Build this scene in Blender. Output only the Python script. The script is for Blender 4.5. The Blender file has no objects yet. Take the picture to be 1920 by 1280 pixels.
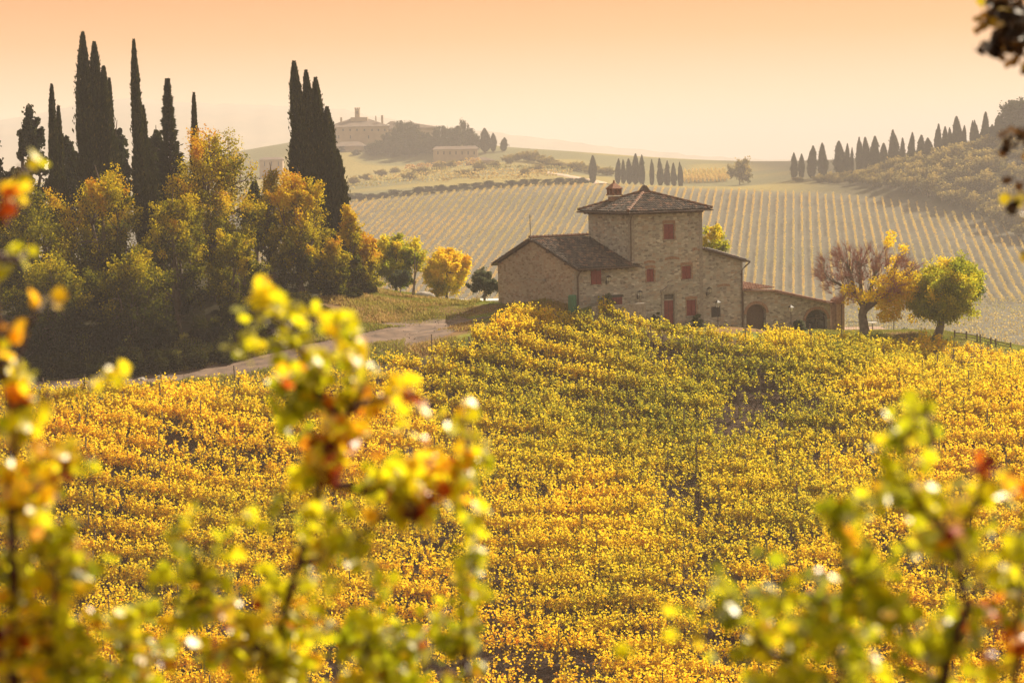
import bpy, math, random
import numpy as np
from math import sin, cos, radians, pi, atan, tan
S = bpy.context.scene
COL = S.collection
rng = np.random.default_rng(7)
random.seed(7)

# ------------------------------------------------------------------ camera
F = 4000.0; HY = 285.0; RHO = .022
PITCH = atan((640 - HY) / F)
cf = np.array([0, cos(PITCH), -sin(PITCH)]); r0 = np.array([1., 0, 0]); u0 = np.array([0, sin(PITCH), cos(PITCH)])
cr = cos(RHO) * r0 - sin(RHO) * u0; cu = sin(RHO) * r0 + cos(RHO) * u0
def ray(px, py): return cf * F + cr * (px - 960) - cu * (py - 640)
def P(px, py, d):
    v = ray(px, py); return v * d / v[1]
cam = bpy.data.cameras.new('camera'); co = bpy.data.objects.new('camera', cam); COL.objects.link(co)
import mathutils
M = mathutils.Matrix(((cr[0], cu[0], -cf[0], 0), (cr[1], cu[1], -cf[1], 0), (cr[2], cu[2], -cf[2], 0), (0, 0, 0, 1)))
co.matrix_world = M
cam.sensor_width = 36; cam.lens = F / 1920 * 36
cam.clip_start = .1; cam.clip_end = 20000
cam.dof.use_dof = True; cam.dof.focus_distance = 165; cam.dof.aperture_fstop = 3.3
S.camera = co

# ------------------------------------------------------------------ light
SUN_AZ, SUN_EL = radians(46), radians(38)      # clockwise from the view direction
sl = bpy.data.lights.new('sun', 'SUN'); so = bpy.data.objects.new('sun', sl); COL.objects.link(so)
sl.energy = 5.0; sl.angle = radians(.6); sl.color = (1, .84, .62)
sd = mathutils.Vector((sin(SUN_AZ) * cos(SUN_EL), cos(SUN_AZ) * cos(SUN_EL), sin(SUN_EL)))
so.rotation_euler = sd.to_track_quat('Z', 'Y').to_euler(); so.location = sd * 300
W = bpy.data.worlds.new('World'); S.world = W; W.use_nodes = True
nt = W.node_tree; bg = nt.nodes['Background']
sky = nt.nodes.new('ShaderNodeTexSky'); sky.sky_type = 'NISHITA'; sky.sun_disc = False
sky.sun_elevation = SUN_EL; sky.sun_rotation = SUN_AZ; sky.dust_density = 1.5; sky.air_density = 1
tc = nt.nodes.new('ShaderNodeTexCoord'); sx = nt.nodes.new('ShaderNodeSeparateXYZ')
mr = nt.nodes.new('ShaderNodeMapRange'); mr.inputs['From Min'].default_value = -.02; mr.inputs['From Max'].default_value = .18
rp = nt.nodes.new('ShaderNodeValToRGB')
mx = nt.nodes.new('ShaderNodeMix'); mx.data_type = 'RGBA'; mx.blend_type = 'MULTIPLY'; mx.inputs[0].default_value = 1
nt.links.new(tc.outputs['Generated'], sx.inputs[0]); nt.links.new(sx.outputs['Z'], mr.inputs['Value'])
nt.links.new(mr.outputs['Result'], rp.inputs[0])
SKY_STOPS = [(0, (.78, .66, .52)), (.10, (.77, .65, .50)), (.18, (.75, .55, .35)), (.27, (.71, .43, .25)), (.365, (.69, .32, .11)), (.45, (.67, .27, .074)), (.6, (.62, .27, .09)), (1, (.58, .48, .40))]
def setramp(node, stops):
    e = node.color_ramp.elements
    while len(e) > 1: e.remove(e[-1])
    e[0].position = stops[0][0]; e[0].color = (*stops[0][1], 1)
    for p, c in stops[1:]:
        k = e.new(p); k.color = (*c, 1)
setramp(rp, SKY_STOPS)
ev = nt.nodes.new('ShaderNodeMix'); ev.data_type = 'RGBA'; ev.inputs[0].default_value = .65; ev.inputs[7].default_value = (6.5, 6.2, 5.0, 1)
nt.links.new(sky.outputs[0], ev.inputs[6]); nt.links.new(ev.outputs[2], mx.inputs[6]); nt.links.new(rp.outputs[0], mx.inputs[7])
nt.links.new(mx.outputs[2], bg.inputs[0]); bg.inputs[1].default_value = .11
S.view_settings.view_transform = 'Standard'; S.view_settings.look = 'None'; S.view_settings.exposure = 1.08; S.view_settings.gamma = 1
S.render.engine = 'CYCLES'
cy = S.cycles
cy.max_bounces = 8; cy.diffuse_bounces = 3; cy.glossy_bounces = 2; cy.transmission_bounces = 4; cy.volume_bounces = 1; cy.transparent_max_bounces = 6
cy.use_denoising = True
try: cy.denoising_prefilter = 'ACCURATE'
except Exception: pass
cy.sample_clamp_indirect = 6

# ------------------------------------------------------------------ materials
def newmat(name):
    m = bpy.data.materials.new(name); m.use_nodes = True
    return m, m.node_tree, m.node_tree.nodes['Principled BSDF']
def N(t, kind, **kw):
    n = t.nodes.new(kind)
    for k, v in kw.items(): setattr(n, k, v)
    return n
def foliage(name, stops, trans=.5, gloss=.0, rough=.35, sat=1.0, jitter=.12):
    """leaf material: colour from the 'tint' attribute, thin-leaf translucency"""
    m, t, pb = newmat(name); t.nodes.remove(pb); out = t.nodes['Material Output']
    at = N(t, 'ShaderNodeAttribute'); at.attribute_name = 'tint'
    r = N(t, 'ShaderNodeValToRGB'); setramp(r, stops); t.links.new(at.outputs['Fac'], r.inputs[0])
    d = N(t, 'ShaderNodeBsdfDiffuse'); tr = N(t, 'ShaderNodeBsdfTranslucent'); mixs = N(t, 'ShaderNodeMixShader')
    gm = N(t, 'ShaderNodeGamma'); gm.inputs[1].default_value = .8
    t.links.new(r.outputs[0], d.inputs[0]); t.links.new(r.outputs[0], gm.inputs[0]); t.links.new(gm.outputs[0], tr.inputs[0])
    mixs.inputs[0].default_value = trans
    t.links.new(d.outputs[0], mixs.inputs[1]); t.links.new(tr.outputs[0], mixs.inputs[2])
    last = mixs
    if gloss > 0:
        g = N(t, 'ShaderNodeBsdfGlossy'); g.inputs['Roughness'].default_value = rough; g.inputs['Color'].default_value = (1, 1, 1, 1)
        fr = N(t, 'ShaderNodeFresnel'); fr.inputs[0].default_value = 1.45
        ml = N(t, 'ShaderNodeMath', operation='MULTIPLY'); ml.inputs[1].default_value = gloss
        t.links.new(fr.outputs[0], ml.inputs[0])
        m2 = N(t, 'ShaderNodeMixShader'); t.links.new(ml.outputs[0], m2.inputs[0]); t.links.new(mixs.outputs[0], m2.inputs[1]); t.links.new(g.outputs[0], m2.inputs[2]); last = m2
    t.links.new(last.outputs[0], out.inputs['Surface'])
    return m
AUT = [(0, (.06, .085, .008)), (.22, (.26, .24, .012)), (.40, (.68, .50, .008)), (.6, (.95, .60, .012)), (.78, (.82, .33, .012)), (.9, (.45, .10, .006)), (1, (.12, .035, .008))]
M_VINE = foliage('vine_leaves', AUT, .6)
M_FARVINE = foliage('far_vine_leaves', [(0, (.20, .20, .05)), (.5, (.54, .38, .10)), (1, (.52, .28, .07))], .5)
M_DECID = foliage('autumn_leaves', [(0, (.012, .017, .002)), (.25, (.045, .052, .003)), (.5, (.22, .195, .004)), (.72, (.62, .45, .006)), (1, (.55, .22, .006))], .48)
M_YEL = foliage('yellow_green_leaves', [(0, (.06, .10, .005)), (.4, (.34, .36, .008)), (.7, (.82, .62, .012)), (1, (.8, .42, .01))], .55)
M_OLIVE = foliage('olive_leaves', [(0, (.05, .07, .03)), (1, (.16, .18, .09))], .3)
M_CYP = foliage('cypress_needles', [(0, (.012, .017, .004)), (.6, (.045, .052, .010)), (1, (.14, .105, .015))], .12)
M_PINE = foliage('pine_needles', [(0, (.012, .02, .006)), (1, (.07, .075, .018))], .25)
M_BUSH = foliage('shrub_leaves', [(0, (.012, .016, .003)), (.5, (.045, .045, .006)), (1, (.24, .16, .02))], .3)
M_ROSE = foliage('glossy_bush_leaves', [(0, (.08, .12, .003)), (.25, (.36, .40, .005)), (.55, (.80, .72, .006)), (.75, (.90, .50, .01)), (.9, (.62, .09, .006)), (1, (.12, .012, .006))], .62, gloss=.11, rough=.45)
M_OAKD = foliage('dark_oak_leaves', [(0, (.10, .12, .005)), (.55, (.55, .42, .01)), (.72, (.35, .15, .01)), (.85, (.05, .02, .006)), (1, (.02, .01, .004))], .35, gloss=.1, rough=.4)
M_GRASSB = foliage('grass_blades', [(0, (.13, .17, .015)), (.5, (.28, .24, .04)), (1, (.42, .24, .09))], .4)

def rough_mat(name, c1, c2, scale=4, rough=.9, bump=.3, detail=6, c3=None):
    m, t, pb = newmat(name)
    tcn = N(t, 'ShaderNodeTexCoord'); nz = N(t, 'ShaderNodeTexNoise'); nz.inputs['Scale'].default_value = scale; nz.inputs['Detail'].default_value = detail
    r = N(t, 'ShaderNodeValToRGB'); st = [(.32, c1), (.68, c2)] + ([(.8, c3)] if c3 else [])
    setramp(r, st)
    t.links.new(tcn.outputs['Object'], nz.inputs['Vector']); t.links.new(nz.outputs['Fac'], r.inputs[0]); t.links.new(r.outputs[0], pb.inputs['Base Color'])
    pb.inputs['Roughness'].default_value = rough
    b = N(t, 'ShaderNodeBump'); b.inputs['Strength'].default_value = bump; b.inputs['Distance'].default_value = .05
    t.links.new(nz.outputs['Fac'], b.inputs['Height']); t.links.new(b.outputs[0], pb.inputs['Normal'])
    return m
M_BARK = rough_mat('bark', (.05, .035, .025), (.14, .10, .07), 3)
M_BARKG = rough_mat('grey_bark', (.10, .085, .07), (.24, .20, .16), 3)
M_TWIG = rough_mat('reddish_twigs', (.26, .12, .095), (.40, .20, .155), 8)
M_STEM = rough_mat('dark_red_stem', (.03, .008, .006), (.09, .02, .012), 30, .5)
M_POST = rough_mat('weathered_post', (.09, .07, .06), (.22, .18, .14), 6)
M_ROAD = rough_mat('gravel', (.075, .048, .034), (.20, .13, .09), .8, .95, .9, 12, (.15, .14, .05))
M_RED = rough_mat('red_paint', (.14, .03, .025), (.22, .05, .04), 5, .7, .1)
M_DARK = rough_mat('dark_iron', (.02, .02, .02), (.05, .045, .04), 9, .5, .05)
M_COPPER = rough_mat('brown_metal', (.06, .04, .03), (.12, .08, .06), 9, .5, .05)
M_TERRA = rough_mat('terracotta', (.15, .07, .045), (.30, .15, .09), 7)
M_STONEG = rough_mat('grey_stone', (.20, .18, .16), (.36, .33, .29), 5)
M_PLAST = rough_mat('ochre_plaster', (.30, .22, .14), (.40, .30, .19), .3)
M_FARROOF = rough_mat('far_roof', (.08, .055, .04), (.14, .09, .06), .5)
M_WIN = rough_mat('dark_window', (.03, .03, .03), (.06, .055, .05), 2, .3)
M_WHITE = rough_mat('white_paint', (.6, .58, .54), (.75, .72, .68), 5, .5, .05)
M_GREEN = rough_mat('green_paint', (.03, .12, .06), (.05, .18, .09), 5, .5, .05)
M_GLASS, _t, _p = newmat('lantern_glass'); _p.inputs['Base Color'].default_value = (.8, .8, .75, 1); _p.inputs['Roughness'].default_value = .2; _p.inputs['Transmission Weight'].default_value = .6

def stone_mat(name, pal, mortar):
    m, t, pb = newmat(name)
    uv = N(t, 'ShaderNodeUVMap')
    nz = N(t, 'ShaderNodeTexNoise'); nz.inputs['Scale'].default_value = 1.6; nz.inputs['Detail'].default_value = 3
    sub = N(t, 'ShaderNodeVectorMath', operation='SUBTRACT'); sub.inputs[1].default_value = (.5, .5, .5)
    scl = N(t, 'ShaderNodeVectorMath', operation='MULTIPLY'); scl.inputs[1].default_value = (.22, .16, 0)
    add = N(t, 'ShaderNodeVectorMath', operation='ADD')
    t.links.new(uv.outputs[0], nz.inputs['Vector']); t.links.new(nz.outputs['Color'], sub.inputs[0]); t.links.new(sub.outputs[0], scl.inputs[0])
    t.links.new(uv.outputs[0], add.inputs[0]); t.links.new(scl.outputs[0], add.inputs[1])
    mp = N(t, 'ShaderNodeMapping'); mp.inputs['Scale'].default_value = (2.9, 6.6, 1); t.links.new(add.outputs[0], mp.inputs[0])
    vo = N(t, 'ShaderNodeTexVoronoi'); vo.voronoi_dimensions = '2D'; vo.inputs['Scale'].default_value = 1; vo.inputs['Randomness'].default_value = .75
    ve = N(t, 'ShaderNodeTexVoronoi'); ve.voronoi_dimensions = '2D'; ve.feature = 'DISTANCE_TO_EDGE'; ve.inputs['Scale'].default_value = 1; ve.inputs['Randomness'].default_value = .75
    t.links.new(mp.outputs[0], vo.inputs['Vector']); t.links.new(mp.outputs[0], ve.inputs['Vector'])
    sp = N(t, 'ShaderNodeSeparateColor'); t.links.new(vo.outputs['Color'], sp.inputs[0])
    r = N(t, 'ShaderNodeValToRGB'); setramp(r, pal); t.links.new(sp.outputs[0], r.inputs[0])
    # broad patches of repair and weather
    n2 = N(t, 'ShaderNodeTexNoise'); n2.inputs['Scale'].default_value = .35; n2.inputs['Detail'].default_value = 5; t.links.new(uv.outputs[0], n2.inputs['Vector'])
    r2 = N(t, 'ShaderNodeValToRGB'); setramp(r2, [(.3, (.78, .76, .74)), (.55, (1, .98, .95)), (.75, (1.1, .88, .74))]); t.links.new(n2.outputs['Fac'], r2.inputs[0])
    mu = N(t, 'ShaderNodeMix', data_type='RGBA', blend_type='MULTIPLY'); mu.inputs[0].default_value = 1
    t.links.new(r.outputs[0], mu.inputs[6]); t.links.new(r2.outputs[0], mu.inputs[7])
    er = N(t, 'ShaderNodeValToRGB'); setramp(er, [(.02, (0, 0, 0)), (.12, (1, 1, 1))]); t.links.new(ve.outputs['Distance'], er.inputs[0])
    mm = N(t, 'ShaderNodeMix', data_type='RGBA'); mm.inputs[6].default_value = (*mortar, 1)
    t.links.new(er.outputs[0], mm.inputs[0]); t.links.new(mu.outputs[2], mm.inputs[7]); t.links.new(mm.outputs[2], pb.inputs['Base Color'])
    pb.inputs['Roughness'].default_value = .95
    b = N(t, 'ShaderNodeBump'); b.inputs['Strength'].default_value = .8; b.inputs['Distance'].default_value = .04
    t.links.new(er.outputs[0], b.inputs['Height']); t.links.new(b.outputs[0], pb.inputs['Normal'])
    return m
M_STONE = stone_mat('rubble_stone', [(0, (.20, .185, .17)), (.25, (.36, .345, .31)), (.5, (.47, .46, .42)), (.68, (.36, .28, .22)), (.85, (.58, .57, .53)), (1, (.26, .25, .23))], (.38, .36, .32))
M_STONEB = stone_mat('warm_rubble_stone', [(0, (.24, .18, .14)), (.3, (.38, .31, .25)), (.6, (.45, .38, .31)), (.8, (.36, .24, .18)), (1, (.48, .43, .36))], (.36, .30, .245))
def tile_mat(name, stops):
    m, t, pb = newmat(name); at = N(t, 'ShaderNodeAttribute'); at.attribute_name = 'tint'
    r = N(t, 'ShaderNodeValToRGB'); setramp(r, stops); t.links.new(at.outputs['Fac'], r.inputs[0]); t.links.new(r.outputs[0], pb.inputs['Base Color']); pb.inputs['Roughness'].default_value = .55
    return m
M_TILE = tile_mat('clay_tiles', [(0, (.035, .030, .027)), (.35, (.075, .06, .05)), (.7, (.14, .095, .07)), (1, (.24, .13, .085))])

# ------------------------------------------------------------------ mesh helpers
def tag(o, label=None, cat=None, group=None, kind=None):
    for k, v in (('label', label), ('category', cat), ('group', group), ('kind', kind)):
        if v: o[k] = v
    return o
def empty(name, loc=(0, 0, 0), rz=0):
    o = bpy.data.objects.new(name, None); COL.objects.link(o); o.location = loc; o.rotation_euler = (0, 0, rz); o.empty_display_size = .3
    return o
def mesh_np(name, V, Fs, mat, parent=None, tint=None, smooth=False):
    """Fs: one (M,k) array or a list of them"""
    if not isinstance(Fs, list): Fs = [Fs]
    me = bpy.data.meshes.new(name); V = np.asarray(V, dtype=np.float32)
    me.vertices.add(len(V)); me.vertices.foreach_set('co', V.ravel())
    idx = np.concatenate([f.ravel() for f in Fs]).astype(np.int32)
    tot = np.concatenate([np.full(len(f), f.shape[1]) for f in Fs]).astype(np.int32)
    st = np.concatenate([[0], np.cumsum(tot)[:-1]]).astype(np.int32)
    me.loops.add(len(idx)); me.loops.foreach_set('vertex_index', idx)
    me.polygons.add(len(tot)); me.polygons.foreach_set('loop_start', st); me.polygons.foreach_set('loop_total', tot)
    me.polygons.foreach_set('use_smooth', np.full(len(tot), bool(smooth)))
    if tint is not None:
        a = me.attributes.new('tint', 'FLOAT', 'FACE'); a.data.foreach_set('value', np.asarray(tint, dtype=np.float32))
    me.materials.append(mat); me.update(calc_edges=True); me.validate()
    o = bpy.data.objects.new(name, me); COL.objects.link(o)
    if parent: o.parent = parent
    return o
def unit(a): return a / np.maximum(np.linalg.norm(a, axis=-1, keepdims=True), 1e-9)
LEAFDIR = np.array([.33, .90, .27])
def leaf_geo(C, s, asp=.85, up=0.0, R=None, sides=4, axis=None, fold=.12, face=0.0):
    """folded leaf faces centred on C with length s"""
    R = R or rng
    n = R.normal(size=C.shape); n[:, 2] += up; n = unit(n + LEAFDIR * face)
    a = R.normal(size=C.shape) if axis is None else axis + R.normal(size=C.shape) * .25
    a = unit(a - (a * n).sum(1, keepdims=True) * n) if axis is None else unit(a)
    if axis is not None: n = unit(n - (n * a).sum(1, keepdims=True) * a)
    b = np.cross(n, a); s = np.broadcast_to(s, (len(C),))[:, None]
    if sides == 4:
        K = [(-.5, 0, 0), (.05, .5 * asp, 1), (.5, 0, 0), (.05, -.5 * asp, 1)]
    else:
        K = [(-.5, 0, 0), (-.25, .36 * asp, 1), (.18, .48 * asp, 1), (.5, 0, .2), (.18, -.48 * asp, 1), (-.25, -.36 * asp, 1)]
    V = np.stack([C + a * s * p + b * s * q + n * s * fold * w for p, q, w in K], 1).reshape(-1, 3)
    return V, np.arange(len(V)).reshape(-1, len(K))
def tube_geo(pts, rad, n=6):
    pts = np.asarray(pts, float); rad = np.broadcast_to(rad, (len(pts),))
    T = np.gradient(pts, axis=0); T = unit(T); ref = np.where(np.abs(T[:, 2:3]) > .9, [[1., 0, 0]], [[0, 0, 1.]])
    a = unit(np.cross(T, ref)); b = np.cross(T, a); th = np.arange(n) * 2 * pi / n
    V = (pts[:, None] + rad[:, None, None] * (a[:, None] * np.cos(th)[None, :, None] + b[:, None] * np.sin(th)[None, :, None])).reshape(-1, 3)
    i = np.arange(len(pts) - 1)[:, None] * n; j = np.arange(n)[None]; k = (j + 1) % n
    return V, np.stack([i + j, i + k, i + n + k, i + n + j], -1).reshape(-1, 4)
class Geo:
    def __init__(s): s.V = []; s.F = {}; s.n = 0
    def add(s, V, Fc):
        V = np.asarray(V, float); Fc = np.asarray(Fc); s.V.append(V); s.F.setdefault(Fc.shape[1], []).append(Fc + s.n); s.n += len(V)
    def tube(s, pts, rad, n=6, cap=True):
        V, Fc = tube_geo(pts, rad, n); m = len(V); s.add(V, Fc)
        if cap: s.F.setdefault(n, []).append(np.arange(n)[None, ::-1] + s.n - m); s.F[n].append(np.arange(n)[None] + s.n - n)
    def box(s, a, b, M=None):
        (x0, y0, z0), (x1, y1, z1) = a, b
        V = np.array([(x, y, z) for z in (z0, z1) for x, y in ((x0, y0), (x1, y0), (x1, y1), (x0, y1))], float)
        if M is not None: V = V @ np.asarray(M)[:3, :3].T + np.asarray(M)[:3, 3]
        s.add(V, np.array([(3, 2, 1, 0), (4, 5, 6, 7), (0, 1, 5, 4), (1, 2, 6, 5), (2, 3, 7, 6), (3, 0, 4, 7)]))
    def prism(s, poly, d0, d1, axis='y'):
        """polygon (u,z) extruded along y (or x)"""
        n = len(poly); mk = (lambda u, z, d: (u, d, z)) if axis == 'y' else (lambda u, z, d: (d, u, z))
        V = [mk(u, z, d0) for u, z in poly] + [mk(u, z, d1) for u, z in poly]
        base = s.n; s.add(V, np.array([(i, (i + 1) % n, (i + 1) % n + n, i + n) for i in range(n)]))
        s.F.setdefault(n, []).append(np.arange(n)[None, ::-1] + base); s.F[n].append(np.arange(n)[None] + base + n)
    def build(s, name, mat, parent=None, smooth=False, uv=False, fixn=False, tint=None):
        o = mesh_np(name, np.concatenate(s.V), [np.concatenate(v) for v in s.F.values()], mat, parent, tint, smooth)
        if fixn or uv:
            import bmesh
            bm = bmesh.new(); bm.from_mesh(o.data); bmesh.ops.recalc_face_normals(bm, faces=bm.faces)
            if uv: boxuv(bm)
            bm.to_mesh(o.data); bm.free()
        return o
def boxuv(bm):
    L = bm.loops.layers.uv.verify()
    for f in bm.faces:
        n = f.normal
        for l in f.loops:
            c = l.vert.co
            if abs(n.z) > .8: l[L].uv = (c.x, c.y)
            elif abs(n.x) > abs(n.y): l[L].uv = (c.y + 37, c.z)
            else: l[L].uv = (c.x, c.z)
def boolean_cut(o, cutter):
    m = o.modifiers.new('cut', 'BOOLEAN'); m.operation = 'DIFFERENCE'; m.object = cutter; m.solver = 'EXACT'
    dg = bpy.context.evaluated_depsgraph_get(); me = bpy.data.meshes.new_from_object(o.evaluated_get(dg))
    o.modifiers.clear(); o.data = me; bpy.data.objects.remove(cutter)
    import bmesh
    bm = bmesh.new(); bm.from_mesh(me); boxuv(bm); bm.to_mesh(me); bm.free()

# ------------------------------------------------------------------ value noise
_tab = np.random.default_rng(3).random((256, 256))
def vnoise(x, y, s=1.0, off=0):
    x = np.asarray(x, float) / s + off * 17.3 + 1000; y = np.asarray(y, float) / s + off * 9.1 + 1000
    i = np.floor(x).astype(int); j = np.floor(y).astype(int); u = x - i; v = y - j; u = u * u * (3 - 2 * u); v = v * v * (3 - 2 * v)
    t = lambda a, b: _tab[a % 256, b % 256]
    return (t(i, j) * (1 - u) + t(i + 1, j) * u) * (1 - v) + (t(i, j + 1) * (1 - u) + t(i + 1, j + 1) * u) * v
def smooth(a, b, x): t = np.clip((x - a) / (b - a), 0, 1); return t * t * (3 - 2 * t)

# ------------------------------------------------------------------ terrain
class TPS:
    def __init__(s, pts, lam=0.0):
        p = np.asarray(pts, float); s.c = p[:, :2]; n = len(p)
        A = np.zeros((n + 3, n + 3)); A[:n, :n] = s.k(s.c[:, None] - s.c[None]) + lam * np.eye(n); A[:n, n] = 1; A[:n, n + 1:] = s.c; A[n:, :n] = A[:n, n:].T
        s.w = np.linalg.solve(A, np.concatenate([p[:, 2], np.zeros(3)]))
    @staticmethod
    def k(d): r2 = (d ** 2).sum(-1) + 1e-9; return .5 * r2 * np.log(r2)
    def __call__(s, x, y):
        sh = np.shape(x); q = np.stack([np.ravel(x), np.ravel(y)], -1).astype(float); out = np.empty(len(q)); n = len(s.c)
        for a in range(0, len(q), 20000):
            b = q[a:a + 20000]; out[a:a + 20000] = s.k(b[:, None] - s.c[None]) @ s.w[:n] + s.w[n] + b @ s.w[n + 1:]
        return out.reshape(sh)
VH = 1.45
def Q(px, py, d, dz=0): p = P(px, py, d); return (p[0], p[1], p[2] + dz)
HO = P(1185.5, 600, 166); HTH = radians(31)          # farmhouse: foot of the tower's near corner
HX = np.array([cos(HTH), sin(HTH), 0]); HYv = np.array([-sin(HTH), cos(HTH), 0])
def HL(x, y, z): return HO + HX * x + HYv * y + np.array([0, 0, z])
near = []
near += [(x, -25, -1.2 + abs(x) * .0) for x in (-30, 0, 30)] + [(x, 0, -1.75) for x in (-12, 0, 12)] + [(x, 8, -3.9) for x in (-12, 0, 12)]
near += [(x, 45, -17.5) for x in (-30, 0, 30)] + [(x, 85, -29.3) for x in (-45, 0, 45)]
near += [Q(px, 1280, d, -VH) for px, d in ((-200, 112), (500, 113), (960, 114), (1500, 114), (2100, 114))]
near += [Q(px, 1040, 127.5, -VH) for px in (-150, 400, 960, 1500, 2050)]
near += [Q(100, 900, 134, -VH), Q(500, 880, 137, -VH), Q(960, 860, 140, -VH), Q(1400, 860, 140, -VH), Q(1900, 870, 140, -VH)]
near += [Q(960, 700, 152, -VH), Q(1300, 700, 154, -VH), Q(1600, 705, 154, -VH), Q(1900, 700, 154, -VH)]
near += [Q(-60, 748, 142, -VH), Q(100, 742, 143, -VH), Q(300, 725, 146, -VH), Q(520, 700, 149, -VH), Q(700, 665, 152.5, -VH), Q(860, 626, 156, -VH), Q(960, 583, 159.5, -VH)]
near += [Q(1050, 577, 161.5, -VH), Q(1200, 590, 162, -VH), Q(1330, 605, 162, -VH), Q(1500, 618, 163, -VH), Q(1650, 630, 165, -VH), Q(1850, 648, 166, -VH), Q(2050, 650, 168, -VH)]
near += [Q(50, 724, 152), Q(300, 710, 154), Q(450, 690, 156.5), Q(600, 648, 160.5), Q(750, 622, 164), Q(880, 603, 169), Q(660, 634, 162)]
near += [Q(800, 556, 186), Q(700, 545, 186), Q(870, 572, 180), Q(950, 573, 174), Q(620, 545, 176), Q(600, 505, 186), Q(520, 560, 172), Q(400, 610, 168), Q(400, 672, 159), Q(150, 692, 157), Q(150, 600, 171), Q(400, 510, 188), Q(150, 500, 190), Q(-60, 600, 172), Q(-60, 500, 190)]
near += [tuple(HL(*q)) for q in ((-5.1, 0, 1.15), (-5.1, 6, 1.35), (-5.5, 12, 1.35), (-2, -1.2, .9), (0, -1.5, 0), (3.5, -1, -.7), (7, -1, -.95), (11, -1, -1.35), (15, -1, -1.75), (20.5, -1, -2.1), (0, 8, .4), (7, 8, -.8), (14, 7, -1.6), (20, 6, -2.3))]
near += [Q(1620, 624, 172), Q(1757, 629, 170), Q(1815, 640, 168.5), Q(1900, 655, 170)]
near += [(-120, 150, -14), (-120, 200, -10), (90, 150, -22), (90, 170, -22.5), (-60, 215, -12), (-20, 215, -17), (20, 205, -19), (45, 200, -24), (-120, 260, -20), (-40, 255, -30), (20, 250, -33), (90, 240, -40), (120, 200, -34), (0, 300, -42), (-120, 320, -38), (100, 300, -44)]
near_f = TPS(near, lam=2.0)
SL = .144; SD = np.array([.134, .991])
def plane(x, y): return -41 + SL * (x * SD[0] + y * SD[1] - 598)
def on_plane(px, py):
    v = ray(px, py); v = v / v[1]; k = (41 + SL * 598) / (SL * (v[0] * SD[0] + SD[1]) - v[2]); return v * k
VTOP = [on_plane(*q) for q in ((560, 392), (700, 376), (850, 362), (1000, 350), (1100, 348), (1250, 353), (1400, 360), (1550, 365), (1650, 374), (1800, 400), (1920, 428), (2050, 460))]
far = [(p[0], p[1], p[2]) for p in VTOP]
for px in (560, 800, 1050, 1300, 1550, 1800, 2000):
    for py in (400, 440, 490, 540):
        if not (px > 1700 and py < 440): q = on_plane(px, py); far.append(tuple(q))
far += [(x, y, -43.5) for x in (-160, -60, 40, 140) for y in (330, 420)] + [(x, 510, -45) for x in (-60, 40)] + [(130, 510, -43), (210, 500, -40), (-200, 520, -44)]
far += [Q(*q) for q in ((500, 380, 830), (640, 372, 812), (800, 352, 825), (1000, 345, 835), (660, 350, 880), (850, 335, 880), (1000, 328, 900), (1100, 345, 830), (1100, 320, 950), (1000, 300, 1000),
        (650, 300, 1080), (760, 306, 1080), (900, 310, 1040), (870, 288, 1090), (640, 266, 1140), (720, 266, 1130), (830, 275, 1120), (930, 286, 1080), (480, 320, 1080), (380, 330, 1100), (600, 275, 1250), (800, 272, 1250), (1000, 295, 1200),
        (1200, 346, 850), (1300, 352, 850), (1400, 348, 840), (1250, 322, 980), (1380, 322, 960), (1480, 332, 850), (1550, 325, 840), (1650, 312, 820), (1750, 300, 800), (1850, 280, 790), (1930, 264, 785), (2080, 240, 780), (1500, 346, 800), (1700, 352, 745), (1850, 345, 728), (1950, 345, 720), (1550, 345, 800), (2080, 345, 700))]
far += [(-600, 500, -35), (-600, 900, -20), (-600, 1200, -25), (600, 600, 30), (600, 900, 35), (400, 700, 22), (500, 1300, -20), (0, 1350, -45), (-400, 1500, -50), (300, 1300, -30), (0, 1600, -60), (-300, 1600, -60), (400, 1600, -55)]
far_f = TPS(far, lam=30)
def H(x, y):
    x = np.asarray(x, float); y = np.asarray(y, float)
    zn = near_f(x, np.minimum(y, 330)); zf = far_f(x, np.clip(y, 230, 1600))
    w = smooth(255, 345, y); z = zn * (1 - w) + zf * w
    wp = smooth(1350, 1650, y); z = z * (1 - wp) + (-62) * wp
    bump = (vnoise(x, y, 3.1) - .5) * .22 + (vnoise(x, y, 1.1, 2) - .5) * .1
    return z + bump * smooth(60, 100, y) * (1 - smooth(250, 400, y))
# boundary of the near vineyard: y = fb(x)
FB = np.array([Q(-300, 755, 143)[:2], Q(-60, 748, 145)[:2], Q(100, 742, 146)[:2], Q(300, 725, 148.5)[:2], Q(520, 700, 151)[:2], Q(700, 665, 153.5)[:2], Q(860, 626, 156)[:2], Q(955, 583, 161.5)[:2], Q(1050, 577, 162.5)[:2], Q(1330, 605, 163)[:2], Q(1500, 618, 164)[:2], Q(1650, 630, 166)[:2], Q(1850, 648, 167)[:2], Q(2300, 650, 168)[:2]])
def fbound(x): return np.interp(x, FB[:, 0], FB[:, 1])
vtx = np.array([(p[0], p[1]) for p in VTOP])
def vtop(x): return np.interp(x, vtx[:, 0], vtx[:, 1])
ROADP = [Q(-200, 734, 150), Q(50, 726, 151.5), Q(300, 709, 153.5), Q(450, 690, 156.0), Q(580, 662, 158.5), Q(690, 640, 161), Q(790, 622, 164.5), Q(865, 608, 167.3), Q(912, 602, 168.5)]
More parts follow.
